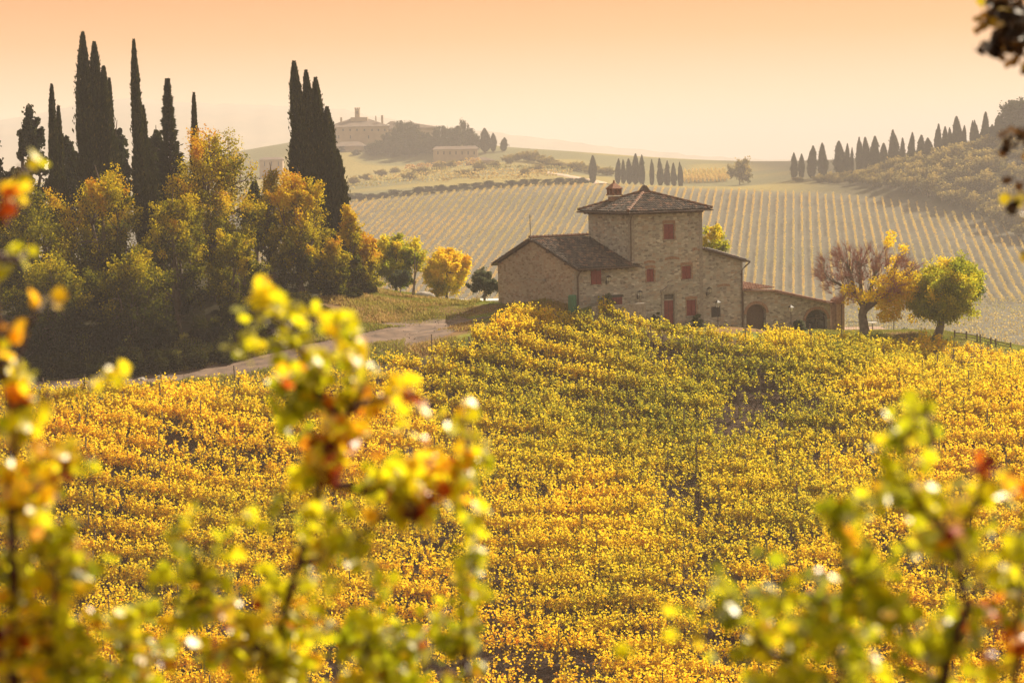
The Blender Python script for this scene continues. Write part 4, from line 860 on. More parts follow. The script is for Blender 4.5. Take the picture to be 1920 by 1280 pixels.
# tower hip roof
oh = .62; x0, x1, y0, y1 = -oh, 6.85 + oh, -oh, 6.0 + oh; ze = 8.40; ap = np.array([3.42, 3.0, 9.85])
cs_ = [np.array(c, float) for c in ((x0, y0, ze), (x1, y0, ze), (x1, y1, ze), (x0, y1, ze))]
sl_, dk_ = [], []
for i in range(4):
    a, b = cs_[i], cs_[(i + 1) % 4]; u = unit(b - a); Lu = np.linalg.norm(b - a); f_ = a + u * ((ap - a) @ u); v = ap - f_; Lv = np.linalg.norm(v); ua = (ap - a) @ u
    ins = (lambda a_, b_, ua=ua, Lu=Lu, Lv=Lv: (b_ / Lv) < (a_ / ua) + .01 and (b_ / Lv) < ((Lu - a_) / (Lu - ua)) + .01)
    sl_.append((a, u, v, Lu, Lv, ins))
    V = [tuple(a), tuple(b), tuple(ap), tuple(a - (0, 0, .1)), tuple(b - (0, 0, .1)), tuple(ap - (0, 0, .1))]; dk_.append((V, np.array([(0, 1, 2), (5, 4, 3)]))); dk_.append((np.array([a, b, b - (0, 0, .1), a - (0, 0, .1)]), np.array([(0, 1, 2, 3)])))
troof = tile_roof('tower_roof', sl_, dk_, parent=house, seed=1)
g = Geo(); R = np.random.default_rng(5)
for c in cs_:
    n = 12
    for k in range(n):
        p = c + (ap - c) * (k / n) + (0, 0, .12); q = c + (ap - c) * ((k + 1.25) / n) + (0, 0, .13); g.tube([p + (0, 0, .03), q], [.13, .10], 6)
g.build('hip_tiles', M_HIP, troof)
g = Geo(); g.prism([(3.1, 9.75), (3.74, 9.75), (3.74, 10.0), (3.42, 10.38), (3.1, 10.0)], 2.7, 3.3, 'y'); g.tube([(3.42, 3, 10.3), (3.42, 3, 10.45)], [.16, .05], 6); g.build('roof_vent', M_COPPER, troof, fixn=True)
# rafter ends under the eaves
g = Geo()
for a in np.arange(0, 6.9, .5): g.box((a, -oh + .05, 8.20), (a + .09, 0, 8.29))
for a in np.arange(0.2, 6.0, .5): g.box((-oh + .05, a, 8.20), (0, a + .09, 8.29))
g.build('rafters', M_COPPER, house)
# chimney on the tower roof
ch = Geo(); cx, cyy = 1.6, 4.6; ch.box((cx - .36, cyy - .36, 8.6), (cx + .36, cyy + .36, 9.55)); ch.box((cx - .48, cyy - .48, 9.623), (cx + .48, cyy + .48, 9.72)); chim = ch.build('chimney', M_BRICK, troof)
g = Geo()
for dx in (-.36, 0, .36):
    for dy in (-.36, 0, .36):
        if dx or dy: g.box((cx + dx - .07, cyy + dy - .07, 9.723), (cx + dx + .07, cyy + dy + .07, 10.12))
g.box((cx - .48, cyy - .48, 10.123), (cx + .48, cyy + .48, 10.19)); V = [(cx - .5, cyy - .5, 10.193), (cx + .5, cyy - .5, 10.193), (cx + .5, cyy + .5, 10.193), (cx - .5, cyy + .5, 10.193), (cx, cyy, 10.72)]
g.add(V, np.array([(0, 1, 4), (1, 2, 4), (2, 3, 4), (3, 0, 4)])); g.tube([(cx, cyy, 10.62), (cx, cyy, 10.84)], [.10, .07], 6); g.build('chimney_cap', M_TERRA, chim)
# wing roof
e0, e1 = -5.42, -.01
yf, yr, yb = -.52, 6.3, 12.35; zf_, zr, zb_ = 4.22, 6.42, 4.16
sl_ = [((e0, yf, zf_), (1, 0, 0), (0, yr - yf, zr - zf_), e1 - e0, math.hypot(yr - yf, zr - zf_)), ((e0, yb, zb_), (1, 0, 0), (0, yr - yb, zr - zb_), e1 - e0, math.hypot(yr - yb, zr - zb_))]
sl_.append(((0.0, yf, zf_), (1, 0, 0), (0, .5, .16), .55, .36))
wroof = tile_roof('wing_roof', sl_, [slab_of([(e0, yf, zf_), (e1, yf, zf_), (e1, yr, zr), (e0, yr, zr)]), slab_of([(e0, yr, zr), (e1, yr, zr), (e1, yb, zb_), (e0, yb, zb_)]), slab_of([(e1 + .004, yf, zf_), (.55, yf, zf_), (.55, -.01, zf_ + .16), (e1 + .004, -.01, zf_ + .16)])], parent=house, seed=2)
g = Geo()
for a in np.arange(e0, e1, .36): g.tube([(a, yr, zr + .14), (a + .42, yr, zr + .11)], [.13, .105], 6)
g.build('ridge_tiles', M_HIP, wroof)
g = Geo()
for yy in (1.2, 3.8, 6.2, 8.8, 11.2):
    zz = np.interp(yy, [yf, yr, yb], [zf_, zr, zb_]) - .27; g.box((e0 + .03, yy, zz), (-5.1, yy + .13, zz + .14))
for a in np.arange(-5.0, -.1, .55): g.box((a, -.45, 4.03), (a + .09, -.015, 4.11))
g.build('rafter_ends', M_COPPER, wroof)
# lean-to roof
sl_ = [((11.25, -.35, 4.12), (0, 1, 0), (-4.39, 0, 1.21), 6.3, 4.55)]
lroof = tile_roof('lean_roof', sl_, [slab_of([(11.25, -.35, 4.12), (11.25, 5.9, 4.12), (6.86, 5.9, 5.33), (6.86, -.35, 5.33)])], parent=house, seed=3)
# downpipes and gutters
for nm, pts in (('downpipe', [(-4.9, -.55, 4.18), (-5.0, -.3, 3.95), (-5.03, -.09, 3.6), (-5.03, -.09, 1.3)]), ('downpipe', [(-.1, -.62, 8.3), (-.12, -.3, 8.05), (-.07, -.10, 7.7), (-.07, -.10, 4.55)]), ('downpipe', [(11.3, -.3, 4.0), (10.95, -.22, 3.72), (10.7, -.06, 3.4), (10.7, -.06, -1.2)])):
    g = Geo(); g.tube(pts, .055, 7); g.build(nm, M_COPPER, house)
for nm, pts in (('gutter', [(-5.42, -.58, 4.2), (.55, -.58, 4.2)]), ('gutter', [(x0, y0 - .04, ze - .04), (x1, y0 - .04, ze - .04)]), ('gutter', [(x0 - .04, y0, ze - .04), (x0 - .04, y1, ze - .04)]), ('gutter', [(11.3, -.35, 4.08), (11.3, 5.9, 4.08)])):
    g = Geo(); g.tube(pts, .065, 7); g.build(nm, M_COPPER, house)
g = Geo(); g.tube([(-5.3, 6.3, 6.3), (-5.3, 6.3, 8.3)], .028, 5); 
for zz, w_ in ((7.6, .22), (7.85, .3), (8.1, .18)): g.tube([(-5.3 - w_, 6.3, zz), (-5.3 + w_, 6.3, zz)], .013, 4)
g.build('aerial', M_DARK, wroof)
g = Geo(); g.tube([(-5.17, 4.6, 3.2), (-5.17, 8.5, 3.17)], .03, 5); g.box((-5.2, 4.45, 3.1), (-5.12, 4.7, 3.32)); g.build('wall_pipe', M_STONEG, house)
def lantern(x, z, y=-.02, name='wall_lantern', mount=True):
    g = Geo(); yy = y - .38
    if mount: g.tube([(x, y, z - .35), (x, y - .2, z - .42), (x, yy, z - .28)], .02, 5); g.box((x - .05, y - .03, z - .5), (x + .05, y, z - .2))
    g.box((x - .11, yy - .11, z - .26), (x + .11, yy + .11, z - .22)); g.add([(x - .17, yy - .17, z + .08), (x + .17, yy - .17, z + .08), (x + .17, yy + .17, z + .08), (x - .17, yy + .17, z + .08), (x, yy, z + .26)], np.array([(0, 1, 4), (1, 2, 4), (2, 3, 4), (3, 0, 4)]))
    for sx_ in (-1, 1):
        for sy in (-1, 1): g.tube([(x + .10 * sx_, yy + .10 * sy, z - .22), (x + .15 * sx_, yy + .15 * sy, z + .08)], .012, 4)
    l = g.build(name, M_DARK, house); g = Geo(); V = [(x + a * r_, yy + b_ * r_, zz) for zz, r_ in ((z - .218, .09), (z + .075, .135)) for a, b_ in ((-1, -1), (1, -1), (1, 1), (-1, 1))]
    g.add(V, np.array([(3, 2, 1, 0), (4, 5, 6, 7), (0, 1, 5, 4), (1, 2, 6, 5), (2, 3, 7, 6), (3, 0, 4, 7)])); g.build('lantern_glass', M_GLASS, l)
lantern(-2.39, 3.4); lantern(.51, 2.1); lantern(7.19, 2.0)
g = Geo(); g.tube([(7.0, 3.2, 6.1), (7.0, 2.8, 6.25)], .03, 5); A = np.linspace(0, 2 * pi, 15)[:-1]
V = [(7.05 + .25 * (1 - r_ * r_), 2.6 + .42 * r_ * cos(a), 6.3 + .42 * r_ * sin(a)) for r_ in (.3, .7, 1) for a in A]; i = np.arange(14); g.add(V, np.concatenate([np.stack([i + 14 * k, (i + 1) % 14 + 14 * k, (i + 1) % 14 + 14 * (k + 1), i + 14 * (k + 1)], -1) for k in (0, 1)])); g.build('satellite_dish', M_TERRA, house)
# step and paving in front, terrace wall
tw = Geo(); tw.box((-5.0, -2.2, -.6), (-.2, -1.85, 1.45)); o = tw.build('terrace_wall', M_STONEG, uv=True); o.location = HO; o.rotation_euler = (0, 0, HTH); tag(o, 'low grey terrace wall in front of the gabled wing', 'wall')
def loco(x, y, z=None): p = HL(x, y, 0); return (p[0], p[1], float(H(p[0], p[1])) if z is None else HO[2] + z)
def hplace(o, x, y, z=None): o.location = loco(x, y, z); o.rotation_euler = (0, 0, HTH); return o
root = empty('water_butt', loco(-5.65, -.2)); g = Geo(); g.tube([(0, 0, 0), (0, 0, .1), (0, 0, .6), (0, 0, 1.25), (0, 0, 1.3)], [.28, .32, .34, .32, .30], 14); g.build('barrel', M_GREEN, root); g = Geo(); g.tube([(0, 0, 1.303), (0, 0, 1.36)], [.32, .26], 14); g.build('lid', M_GREEN, root); tag(root, 'tall green water butt at the near corner of the gabled wing', 'water butt')
bush('wall_climber', np.array(loco(-2.9, -1.0)), 1.9, .9, 'leafy climbing shrub under the red shutter of the gabled wing', M_OLIVE, None, 801, 3500, .13, .6, 'shrub')
bush('wall_rose', np.array(loco(5.6, -.8)), 1.6, .6, 'straggly pale shrub in front of the lowest red shutter', M_OLIVE, None, 802, 2600, .12, .7, 'shrub')
bush('flower_pot_plant', np.array(loco(1.9, -.6)), 1.0, .4, 'dark potted plant left of the front door', M_BUSH, None, 803, 1200, .1, .3, 'plant')
bush('arch_shrub', np.array(loco(16.0, -.5)), 1.3, .7, 'olive shrub against the low wall between the two arches', M_OLIVE, None, 804, 2400, .12, .5, 'shrub')
# arcade annexe on the right
ar = empty('garden_annexe', loco(10.9, 0), HTH); tag(ar, 'low stone outbuilding with two arches running right from the farmhouse', 'outbuilding')
def az_(z): return z + HO[2] - ar.location.z
g = Geo(); g.prism([(0, az_(-4)), (8.95, az_(-4)), (8.95, az_(.16)), (3.0, az_(1.5)), (0, az_(1.72))], .02, .5, 'y'); aw = g.build('front_wall', M_STONE, ar, uv=True)
cut(aw, [], [(.25, 2.25, az_(-3), az_(.57), -.5, 1), (6.35, 8.6, az_(-3), az_(-.22), -.5, 1)])
g = Geo(); g.prism([(0, az_(-4)), (8.95, az_(-4)), (8.95, az_(-.1)), (3.0, az_(1.2)), (0, az_(1.4))], 4.2, 4.6, 'y'); bw = g.build('back_wall', M_STONE, ar, uv=True)
cut(bw, [((5.7, 4, az_(-1.5)), (8.1, 5, az_(-.25)))])
g = Geo(); g.box((8.553, .503, az_(-4)), (8.93, 4.197, az_(.1))); g.box((4.0, .503, az_(-4)), (4.4, 4.197, az_(1.1))); g.build('side_wall', M_STONE, ar, uv=True)
tile_roof('roof', [((-.0, -.25, az_(1.76)), (1, 0, 0), (0, 5.1, .35), 3.0, 5.1), ((9.0, -.25, az_(.2)), (0, 1, 0), (-6.0, 0, 1.35), 5.1, 6.15)], [slab_of([(0, -.25, az_(1.78)), (2.98, -.25, az_(1.6)), (2.98, 4.85, az_(1.6)), (0, 4.85, az_(1.78))]), slab_of([(9.0, -.25, az_(.2)), (9.0, 4.85, az_(.2)), (3.0, 4.85, az_(1.55)), (3.0, -.25, az_(1.55))])], mat=M_TERRA, parent=ar, seed=4, slabmat=M_BRICK)
for (xa, xb, zt) in ((.25, 2.25, .57), (6.35, 8.6, -.22)):
    g = Geo(); r_ = (xb - xa) / 2; rise = .75 * r_
    for k in range(18):
        a = pi * (k + .5) / 18; cx_, cz_ = xa + r_ + (r_ + .13) * cos(a), az_(zt) - rise + (rise + .13) * sin(a); da = .085; t_ = np.array([-sin(a), cos(a)]); nn = np.array([cos(a), sin(a)])
        q = [np.array([cx_, cz_]) + t_ * s1 * da + nn * s2 * .12 for s1, s2 in ((-1, -1), (1, -1), (1, 1), (-1, 1))]; g.prism([tuple(p) for p in q], -.02, .06, 'y')
    g.build('arch_bricks', M_BRICK, ar, fixn=True)
g = Geo(); g.box((.28, .3, az_(-3)), (2.22, .38, az_(.5))); g.build('wooden_door', M_COPPER, ar)
g = Geo(); 
for a in (6.45, 7.6, 8.5): g.box((a, .28, az_(-3)), (a + .08, .36, az_(-.5)))
g.box((6.38, .282, az_(-1.0)), (8.57, .358, az_(-.92))); g.build('window_frame', M_COPPER, ar)
root = empty('gable_pillar', loco(20.5, -.1), HTH); tag(root, 'square brick chimney pillar with a peaked cap at the end of the outbuilding', 'pillar')
zt = HO[2] - root.location.z; g = Geo(); g.box((-.42, -.4, -.5), (.42, .4, zt + .15)); g.build('shaft', M_BRICK, root); g = Geo(); g.box((-.5, -.48, zt + .153), (.5, .48, zt + .25)); g.prism([(-.5, zt + .253), (.5, zt + .253), (.36, zt + .5), (0, zt + .72), (-.36, zt + .5)], -.42, .42, 'y'); g.build('cap', M_TERRA, root, fixn=True); g = Geo(); g.tube([(.1, -.44, zt + .1), (.1, -.44, -.2)], .04, 6); g.build('downpipe', M_COPPER, root)
def lamp_post(x, y, hh, lab, glow=False):
    root = empty('lamp_post', loco(x, y), HTH); tag(root, lab, 'lamp post', 'lamp posts in front of the house'); g = Geo(); g.tube([(0, 0, -.2), (0, 0, .15), (0, 0, .2), (0, 0, hh - .4)], [.09, .08, .035, .03], 8); g.build('post', M_DARK, root)
    g = Geo(); g.box((-.10, -.10, hh - .4), (.10, .10, hh - .37)); g.add([(-.2, -.2, hh), (.2, -.2, hh), (.2, .2, hh), (-.2, .2, hh), (0, 0, hh + .22)], np.array([(0, 1, 4), (1, 2, 4), (2, 3, 4), (3, 0, 4)]))
    for a in (-1, 1):
        for b_ in (-1, 1): g.tube([(.09 * a, .09 * b_, hh - .37), (.16 * a, .16 * b_, hh)], .012, 4)
    l = g.build('lamp_head', M_DARK, root); g = Geo(); V = [(a * r_, b_ * r_, zz) for zz, r_ in ((hh - .367, .08), (hh - .005, .145)) for a, b_ in ((-1, -1), (1, -1), (1, 1), (-1, 1))]
    g.add(V, np.array([(3, 2, 1, 0), (4, 5, 6, 7), (0, 1, 5, 4), (1, 2, 6, 5), (2, 3, 7, 6), (3, 0, 4, 7)])); g.build('glass', M_WHITE if glow else M_GLASS, l)
lamp_post(14.9, -1.0, 2.0, 'lamp post with a white glass head between the two arches', True); lamp_post(7.1, -1.6, 2.0, 'dark lamp post in front of the lean-to corner of the house')
# terrace with railing, table; stone at the yellow tree
tp = P(1618, 616, 184); zt = float(tp[2]); cx0, cx1 = P(1578, 616, 182)[0], P(1665, 616, 182)[0]
g = Geo(); g.box((cx0 - 3, 179, zt - 6), (cx1, 186, zt)); tag(g.build('brick_terrace', M_BRICK, uv=True), 'low brick terrace behind the half-bare tree', 'terrace')
root = empty('metal_railing', (cx0, 179.2, zt)); tag(root, 'thin metal railing along the brick terrace', 'railing'); g = Geo()
for a in np.arange(0, cx1 - cx0, .14): g.tube([(a, 0, 0), (a, 0, 1.0)], .009, 3)
g.build('bars', M_DARK, root); g = Geo(); g.tube([(0, 0, 1.0), (cx1 - cx0, 0, 1.0)], .02, 4); g.tube([(0, 0, .08), (cx1 - cx0, 0, .08)], .015, 4); g.tube([(cx1 - cx0, 0, 0), (cx1 - cx0, 0, 1.05)], .03, 4); g.tube([(cx1 - cx0, 0, 1.0), (cx1 - cx0, 6, 1.0)], .02, 4); g.build('handrail', M_DARK, root)
q = P(1636, 612, 181.5); root = empty('garden_table', (q[0], 181.5, zt)); tag(root, 'small round white garden table behind the half-bare tree', 'table'); g = Geo(); g.tube([(0, 0, .70), (0, 0, .74)], .42, 16); g.build('table_top', M_WHITE, root); g = Geo(); g.tube([(0, 0, 0), (0, 0, .7)], .04, 6); g.tube([(0, 0, 0), (0, 0, .05)], [.28, .1], 10); g.build('pedestal', M_DARK, root)
b = gpt(1700, 600, 205); bush('garden_shrub', np.array([P(1697, 616, 182)[0], 182, zt - 1.0]), 1.6, .8, 'small pale shrub right of the brick terrace', M_OLIVE, None, 805, 1800, .12, .6, 'shrub')
b = gpt(790, 556, 183); import bmesh
def rock(name, b, sx_, sy, sz, label, cat, group=None, seed=0):
    bm = bmesh.new(); bmesh.ops.create_icosphere(bm, subdivisions=3, radius=1); R = random.Random(seed)
    for v in bm.verts:
        c = v.co.copy(); k = 1 + .28 * (float(vnoise(c.x * 2 + seed, c.y * 2 + c.z * 1.7, .8)) - .5); v.co = c * k; v.co.z = max(v.co.z, -.3)
    me = bpy.data.meshes.new(name); bm.to_mesh(me); bm.free(); me.materials.append(M_STONEG); o = bpy.data.objects.new(name, me); COL.objects.link(o); o.location = b; o.scale = (sx_, sy, sz); o.rotation_euler = (0, 0, seed); tag(o, label, cat, group)
rock('boulder', gpt(795, 556, 184), 1.0, .6, .55, 'grey boulder under the yellow tree on the lawn', 'boulder', None, 3)
rock('boulder', gpt(265, 670, 153.5), .5, .4, .3, 'pale stone on the shaded verge of the track, left one', 'boulder', 'pale stones beside the track', 4); rock('boulder', gpt(300, 672, 154), .6, .4, .3, 'pale stone on the shaded verge of the track, right one', 'boulder', 'pale stones beside the track', 5)
# pool edge: pale strip behind the lawn
g = Geo(); pa = P(858, 563, 190); pb_ = P(960, 566, 184); zz = float(H(pa[0], pa[1])) + .25
g.box((pa[0], 186.5, zz - 1.5), (pb_[0] + 2, 189, zz)); tag(g.build('pool_kerb', M_WHITE), 'pale kerb of a pool left of the gabled wing', 'kerb')
# field posts along the vineyard edge
GP_ = 'leaning wooden posts at the row ends'
for k, (px, py, d) in enumerate(((865, 648, 154.5), (884, 640, 155.5), (902, 630, 157), (929, 602, 160), (938, 600, 160.5), (290, 730, 147.5), (948, 596, 161))):
    b = gpt(px, py, d); R = np.random.default_rng(60 + k); l = R.normal(-.12, .12); g = Geo(); h = [1.5, 1.55, 1.45, 1.0, .95, 1.3, 1.0][k]
    g.tube([(0, 0, -.3), (l * .5, 0, h * .5), (l, 0, h)], [.085, .075, .07], 7); o = g.build('field_post', M_POST); o.location = b
    tag(o, ['leftmost of three leaning posts at the lawn side of the vineyard', 'middle of three leaning posts at the lawn side of the vineyard', 'rightmost of three leaning posts at the lawn side of the vineyard', 'left post of a short pair by the lawn', 'right post of a short pair by the lawn', 'lone dark post between track and vines at the left', 'short post behind the pair by the lawn'][k], 'post', GP_)
fr = empty('rail_fence', tuple(gpt(1835, 645, 169.5))); tag(fr, 'low rustic wooden rail fence at the right end of the grass', 'fence'); f0 = np.array(fr.location)
pp_ = [gpt(px, 645, 169.5) - f0 for px in (1790, 1812, 1832, 1838, 1858, 1867, 1895)]
for p in pp_:
    g = Geo(); g.tube([p + (0, 0, -.3), p + (0, 0, .62)], .065, 6); g.build('fence_post', M_POST, fr)
g = Geo(); g.tube([p + (0, 0, .42) for p in pp_], .035, 5); g.tube([p + (0, 0, .2) for p in pp_], .03, 5); g.build('rail', M_POST, fr)

# ------------------------------------------------------------------ castle and far buildings
def gz(p): return float(H(p[0], p[1]))
DC = 1125.
cas = empty('castle', (P(670, 260, DC)[0], DC, P(670, 270, DC)[2])); tag(cas, 'pale fortified villa with a small crenellated tower on the hazy hilltop', 'castle'); c0 = np.array(cas.location)
def cz(px, py, dd=0): p = P(px, py, DC) - c0; return p[0], p[2]
def cbox(name, pa, pb, mat, y0=0, y1=20, parent=cas, ext=0):
    (xa, za), (xb, zb) = cz(*pa), cz(*pb); g = Geo(); g.box((xa, y0, min(za, zb) - ext), (xb, y1, max(za, zb))); return g.build(name, mat, parent)
def proof(name, px0, px1, pye, pyr, inset, mat=M_FARROOF, y0=-1, y1=21, parent=cas, inset2=None):
    (xa, za), (xb, _), (_, zr_) = cz(px0, pye), cz(px1, pye), cz((px0 + px1) / 2, pyr); i2 = inset if inset2 is None else inset2
    m = pxm(1, DC); g = Geo(); ym = (y0 + y1) / 2; V = [(xa, y0, za), (xb, y0, za), (xb, y1, za), (xa, y1, za), (xa + inset * m, ym - .5, zr_), (xb - i2 * m, ym - .5, zr_), (xb - i2 * m, ym + .5, zr_), (xa + inset * m, ym + .5, zr_)]
    g.add(V, np.array([(3, 2, 1, 0), (4, 5, 6, 7), (0, 1, 5, 4), (1, 2, 6, 5), (2, 3, 7, 6), (3, 0, 4, 7)])); return g.build(name, mat, parent)
w = cbox('main_wall', (612, 239), (728, 272), M_PLAST, 0, 26, ext=15)
proof('main_roof', 609, 731, 239, 222, 44, y0=-1, y1=27)
for k, px in enumerate((628, 642, 655, 668, 682, 696, 708, 720)):
    cbox('upper_window', (px, 242), (px + 3, 246), M_WIN, -.25, .5)
for px in (630, 634, 656, 690, 716): cbox('lower_window', (px, 254), (px + 2.4, 260), M_WIN, -.25, .5)
cbox('tower_base', (655, 220), (687, 232), M_PLAST, 8, 16); t = cbox('tower', (662.5, 204), (672, 222), M_PLAST, 10, 13)
for px in (662.2, 666, 669.8): cbox('merlon', (px, 201.3), (px + 2.6, 203.6), M_PLAST, 9.8, 13.2, t)
cbox('tower_window', (666, 208), (668.5, 213), M_WIN, 9.7, 10.2, t)
cbox('chimney', (636, 220), (640, 233), M_PLAST, 6, 7.5); cbox('chimney', (713, 216), (717.5, 234), M_PLAST, 6, 7.5); cbox('chimney', (701.5, 217), (704, 232), M_PLAST, 9, 10)
cbox('long_wing_wall', (729, 240), (822, 272), M_PLAST, 4, 18, ext=15)
proof('long_wing_roof', 727, 828, 241, 229, 3, y0=3, y1=19, inset2=60)
proof('cupola_roof', 722, 744, 233, 227, 8, y0=8, y1=14)
cbox('lower_block_wall', (632, 275), (688, 304), M_PLAST, -18, -6, ext=15); proof('lower_block_roof', 630, 690, 275, 266, 14, y0=-19, y1=-5)
for px in (640, 650, 664, 676): cbox('lower_block_window', (px, 284), (px + 3, 289), M_WIN, -18.25, -17.5)
def far_house(px0, px1, pye, pyb, pyr, d, label, inset=4, wins=4, name='farm_building', cat='building', depth=9):
    global DC, c0
    DC = d; root = empty(name, (P((px0 + px1) / 2, pyb, d)[0], d, P((px0 + px1) / 2, pyb, d)[2])); tag(root, label, cat); c0 = np.array(root.location)
    cbox('wall', (px0, pye), (px1, pyb), M_PLAST, 0, depth, root, ext=8); proof('roof', px0 - 2, px1 + 2, pye, pyr, inset, y0=-.8, y1=depth + .8, parent=root)
    for k in range(wins):
        px = px0 + (px1 - px0) * (k + .7) / (wins + .4); cbox('window', (px, pye + 3), (px + 2.2, pye + 3 + .4 * (pyb - pye)), M_WIN, -.2, .4, root)
    return root
far_house(812, 896, 281, 296, 274, 1070, 'long low farm building with a tiled roof right below the castle trees', 6, 7)
far_house(873, 928, 302, 326, 295, 1020, 'small pale gabled farmhouse below the long farm building', 20, 4)
far_house(486, 530, 300, 322, 295, 1040, 'grey-pale farm building glimpsed left of the massive cypress', 8, 3)
rt = far_house(425, 450, 290, 302, 284, 1060, 'little chapel with a pointed spire glimpsed over the golden trees', 6, 2, 'chapel', 'chapel')
m_ = pxm(1, 1060); g = Geo(); xs_ = cz(427, 285)[0]; g.box((xs_ - 2 * m_, 2, cz(427, 300)[1]), (xs_ + 2 * m_, 2 + 4 * m_, cz(427, 270)[1])); sp_ = g.build('bell_tower', M_PLAST, rt); g = Geo(); zt_ = cz(427, 270)[1] + .02; g.add([(xs_ - 2.3 * m_, 1.9, zt_), (xs_ + 2.3 * m_, 1.9, zt_), (xs_ + 2.3 * m_, 2.1 + 4 * m_, zt_), (xs_ - 2.3 * m_, 2.1 + 4 * m_, zt_), (xs_, 2 + 2 * m_, cz(427, 256)[1])], np.array([(0, 1, 4), (1, 2, 4), (2, 3, 4), (3, 0, 4)])); g.build('spire', M_FARROOF, sp_)

# ------------------------------------------------------------------ foreground bushes (out of focus)
def rose_bush(name, label, d, stems, clusters, seed, group=None, cat='bush', base_px=None, leaf=.037):
    """stems: pixel polylines at depth d; clusters: (px,py,rpx,n,tint) of leafy twigs grown from the nearest stem point"""
    R = np.random.default_rng(seed); bx = base_px if base_px is not None else stems[0][0][0]
    bp = P(bx, 1400, d); bz = float(H(bp[0], d)); base = np.array([bp[0], d, bz]); root = empty(name, base); tag(root, label, cat, group)
    sp = []; k = d / F
    for j, s in enumerate(stems):
        dz = R.uniform(-.12, .12)
        pts = [P(a, b, d) + np.array([0, dz * (1 if i else .2) + .03 * math.sin(i * 2.1 + j), 0]) for i, (a, b) in enumerate(s)]
        if j < 99 and s[0][1] > 1280: pts = [base + np.array([R.uniform(-.05, .05), R.uniform(-.05, .05), -.05])] + pts
        pts = np.array(pts); n = len(pts); t = np.linspace(0, n - 1, n * 5); pts = np.stack([np.interp(t, np.arange(n), pts[:, c]) for c in range(3)], -1); pts[1:-1] += R.normal(0, .004, pts[1:-1].shape)
        g = Geo(); g.tube(pts - base, np.linspace(.014 if len(s) > 4 else .009, .0035, len(pts)), 6); g.build('stem', M_STEM, root); sp.append(pts)
    SP = np.concatenate(sp); g = Geo(); LV, LF, LT, n0 = [], [], [], 0
    for (px, py, rp, n, ti) in clusters:
        for _ in range(max(1, int(n * 1.4) // 7)):
            a = R.uniform(0, 6.28); rr = rp * math.sqrt(R.random()); e = P(px + rr * cos(a), py + rr * sin(a), d) + np.array([0, R.normal(0, .10), 0])
            j = np.argmin(np.linalg.norm(SP - e, axis=1) + np.maximum(0, SP[:, 2] - e[2])); pl = limb(SP[j], e, R, 6, .25, .08)
            if np.linalg.norm(e - SP[j]) < .7: g.tube(pl - base, np.linspace(.003, .0012, 6), 4, False)
            m = int(7 * R.uniform(.7, 1.4)); tt = 1 - R.random(m) ** 1.3 * min(1, .16 / max(.02, np.linalg.norm(e - SP[j]))); ii = tt * 5; i0 = np.minimum(ii.astype(int), 4); C = pl[i0] + (pl[i0 + 1] - pl[i0]) * (ii - i0)[:, None]
            C = C + unit(R.normal(size=C.shape)) * leaf * .62
            V, Fc = leaf_geo(C - base, R.uniform(.65, 1.2, m) * leaf, 1.0, .6, R, 6, fold=.10); LV.append(V); LF.append(Fc + n0); n0 += len(V); tb = ti + R.normal(0, .07); LT.append(np.clip(tb + R.normal(0, .07, m) + (R.random(m) < .04) * .35, 0, 1))
    if g.n: g.build('twigs', M_STEM, root)
    mesh_np('foliage', np.concatenate(LV), np.concatenate(LF), M_ROSE, root, np.concatenate(LT))
    return root
GFG = 'out-of-focus bushes in the near foreground'
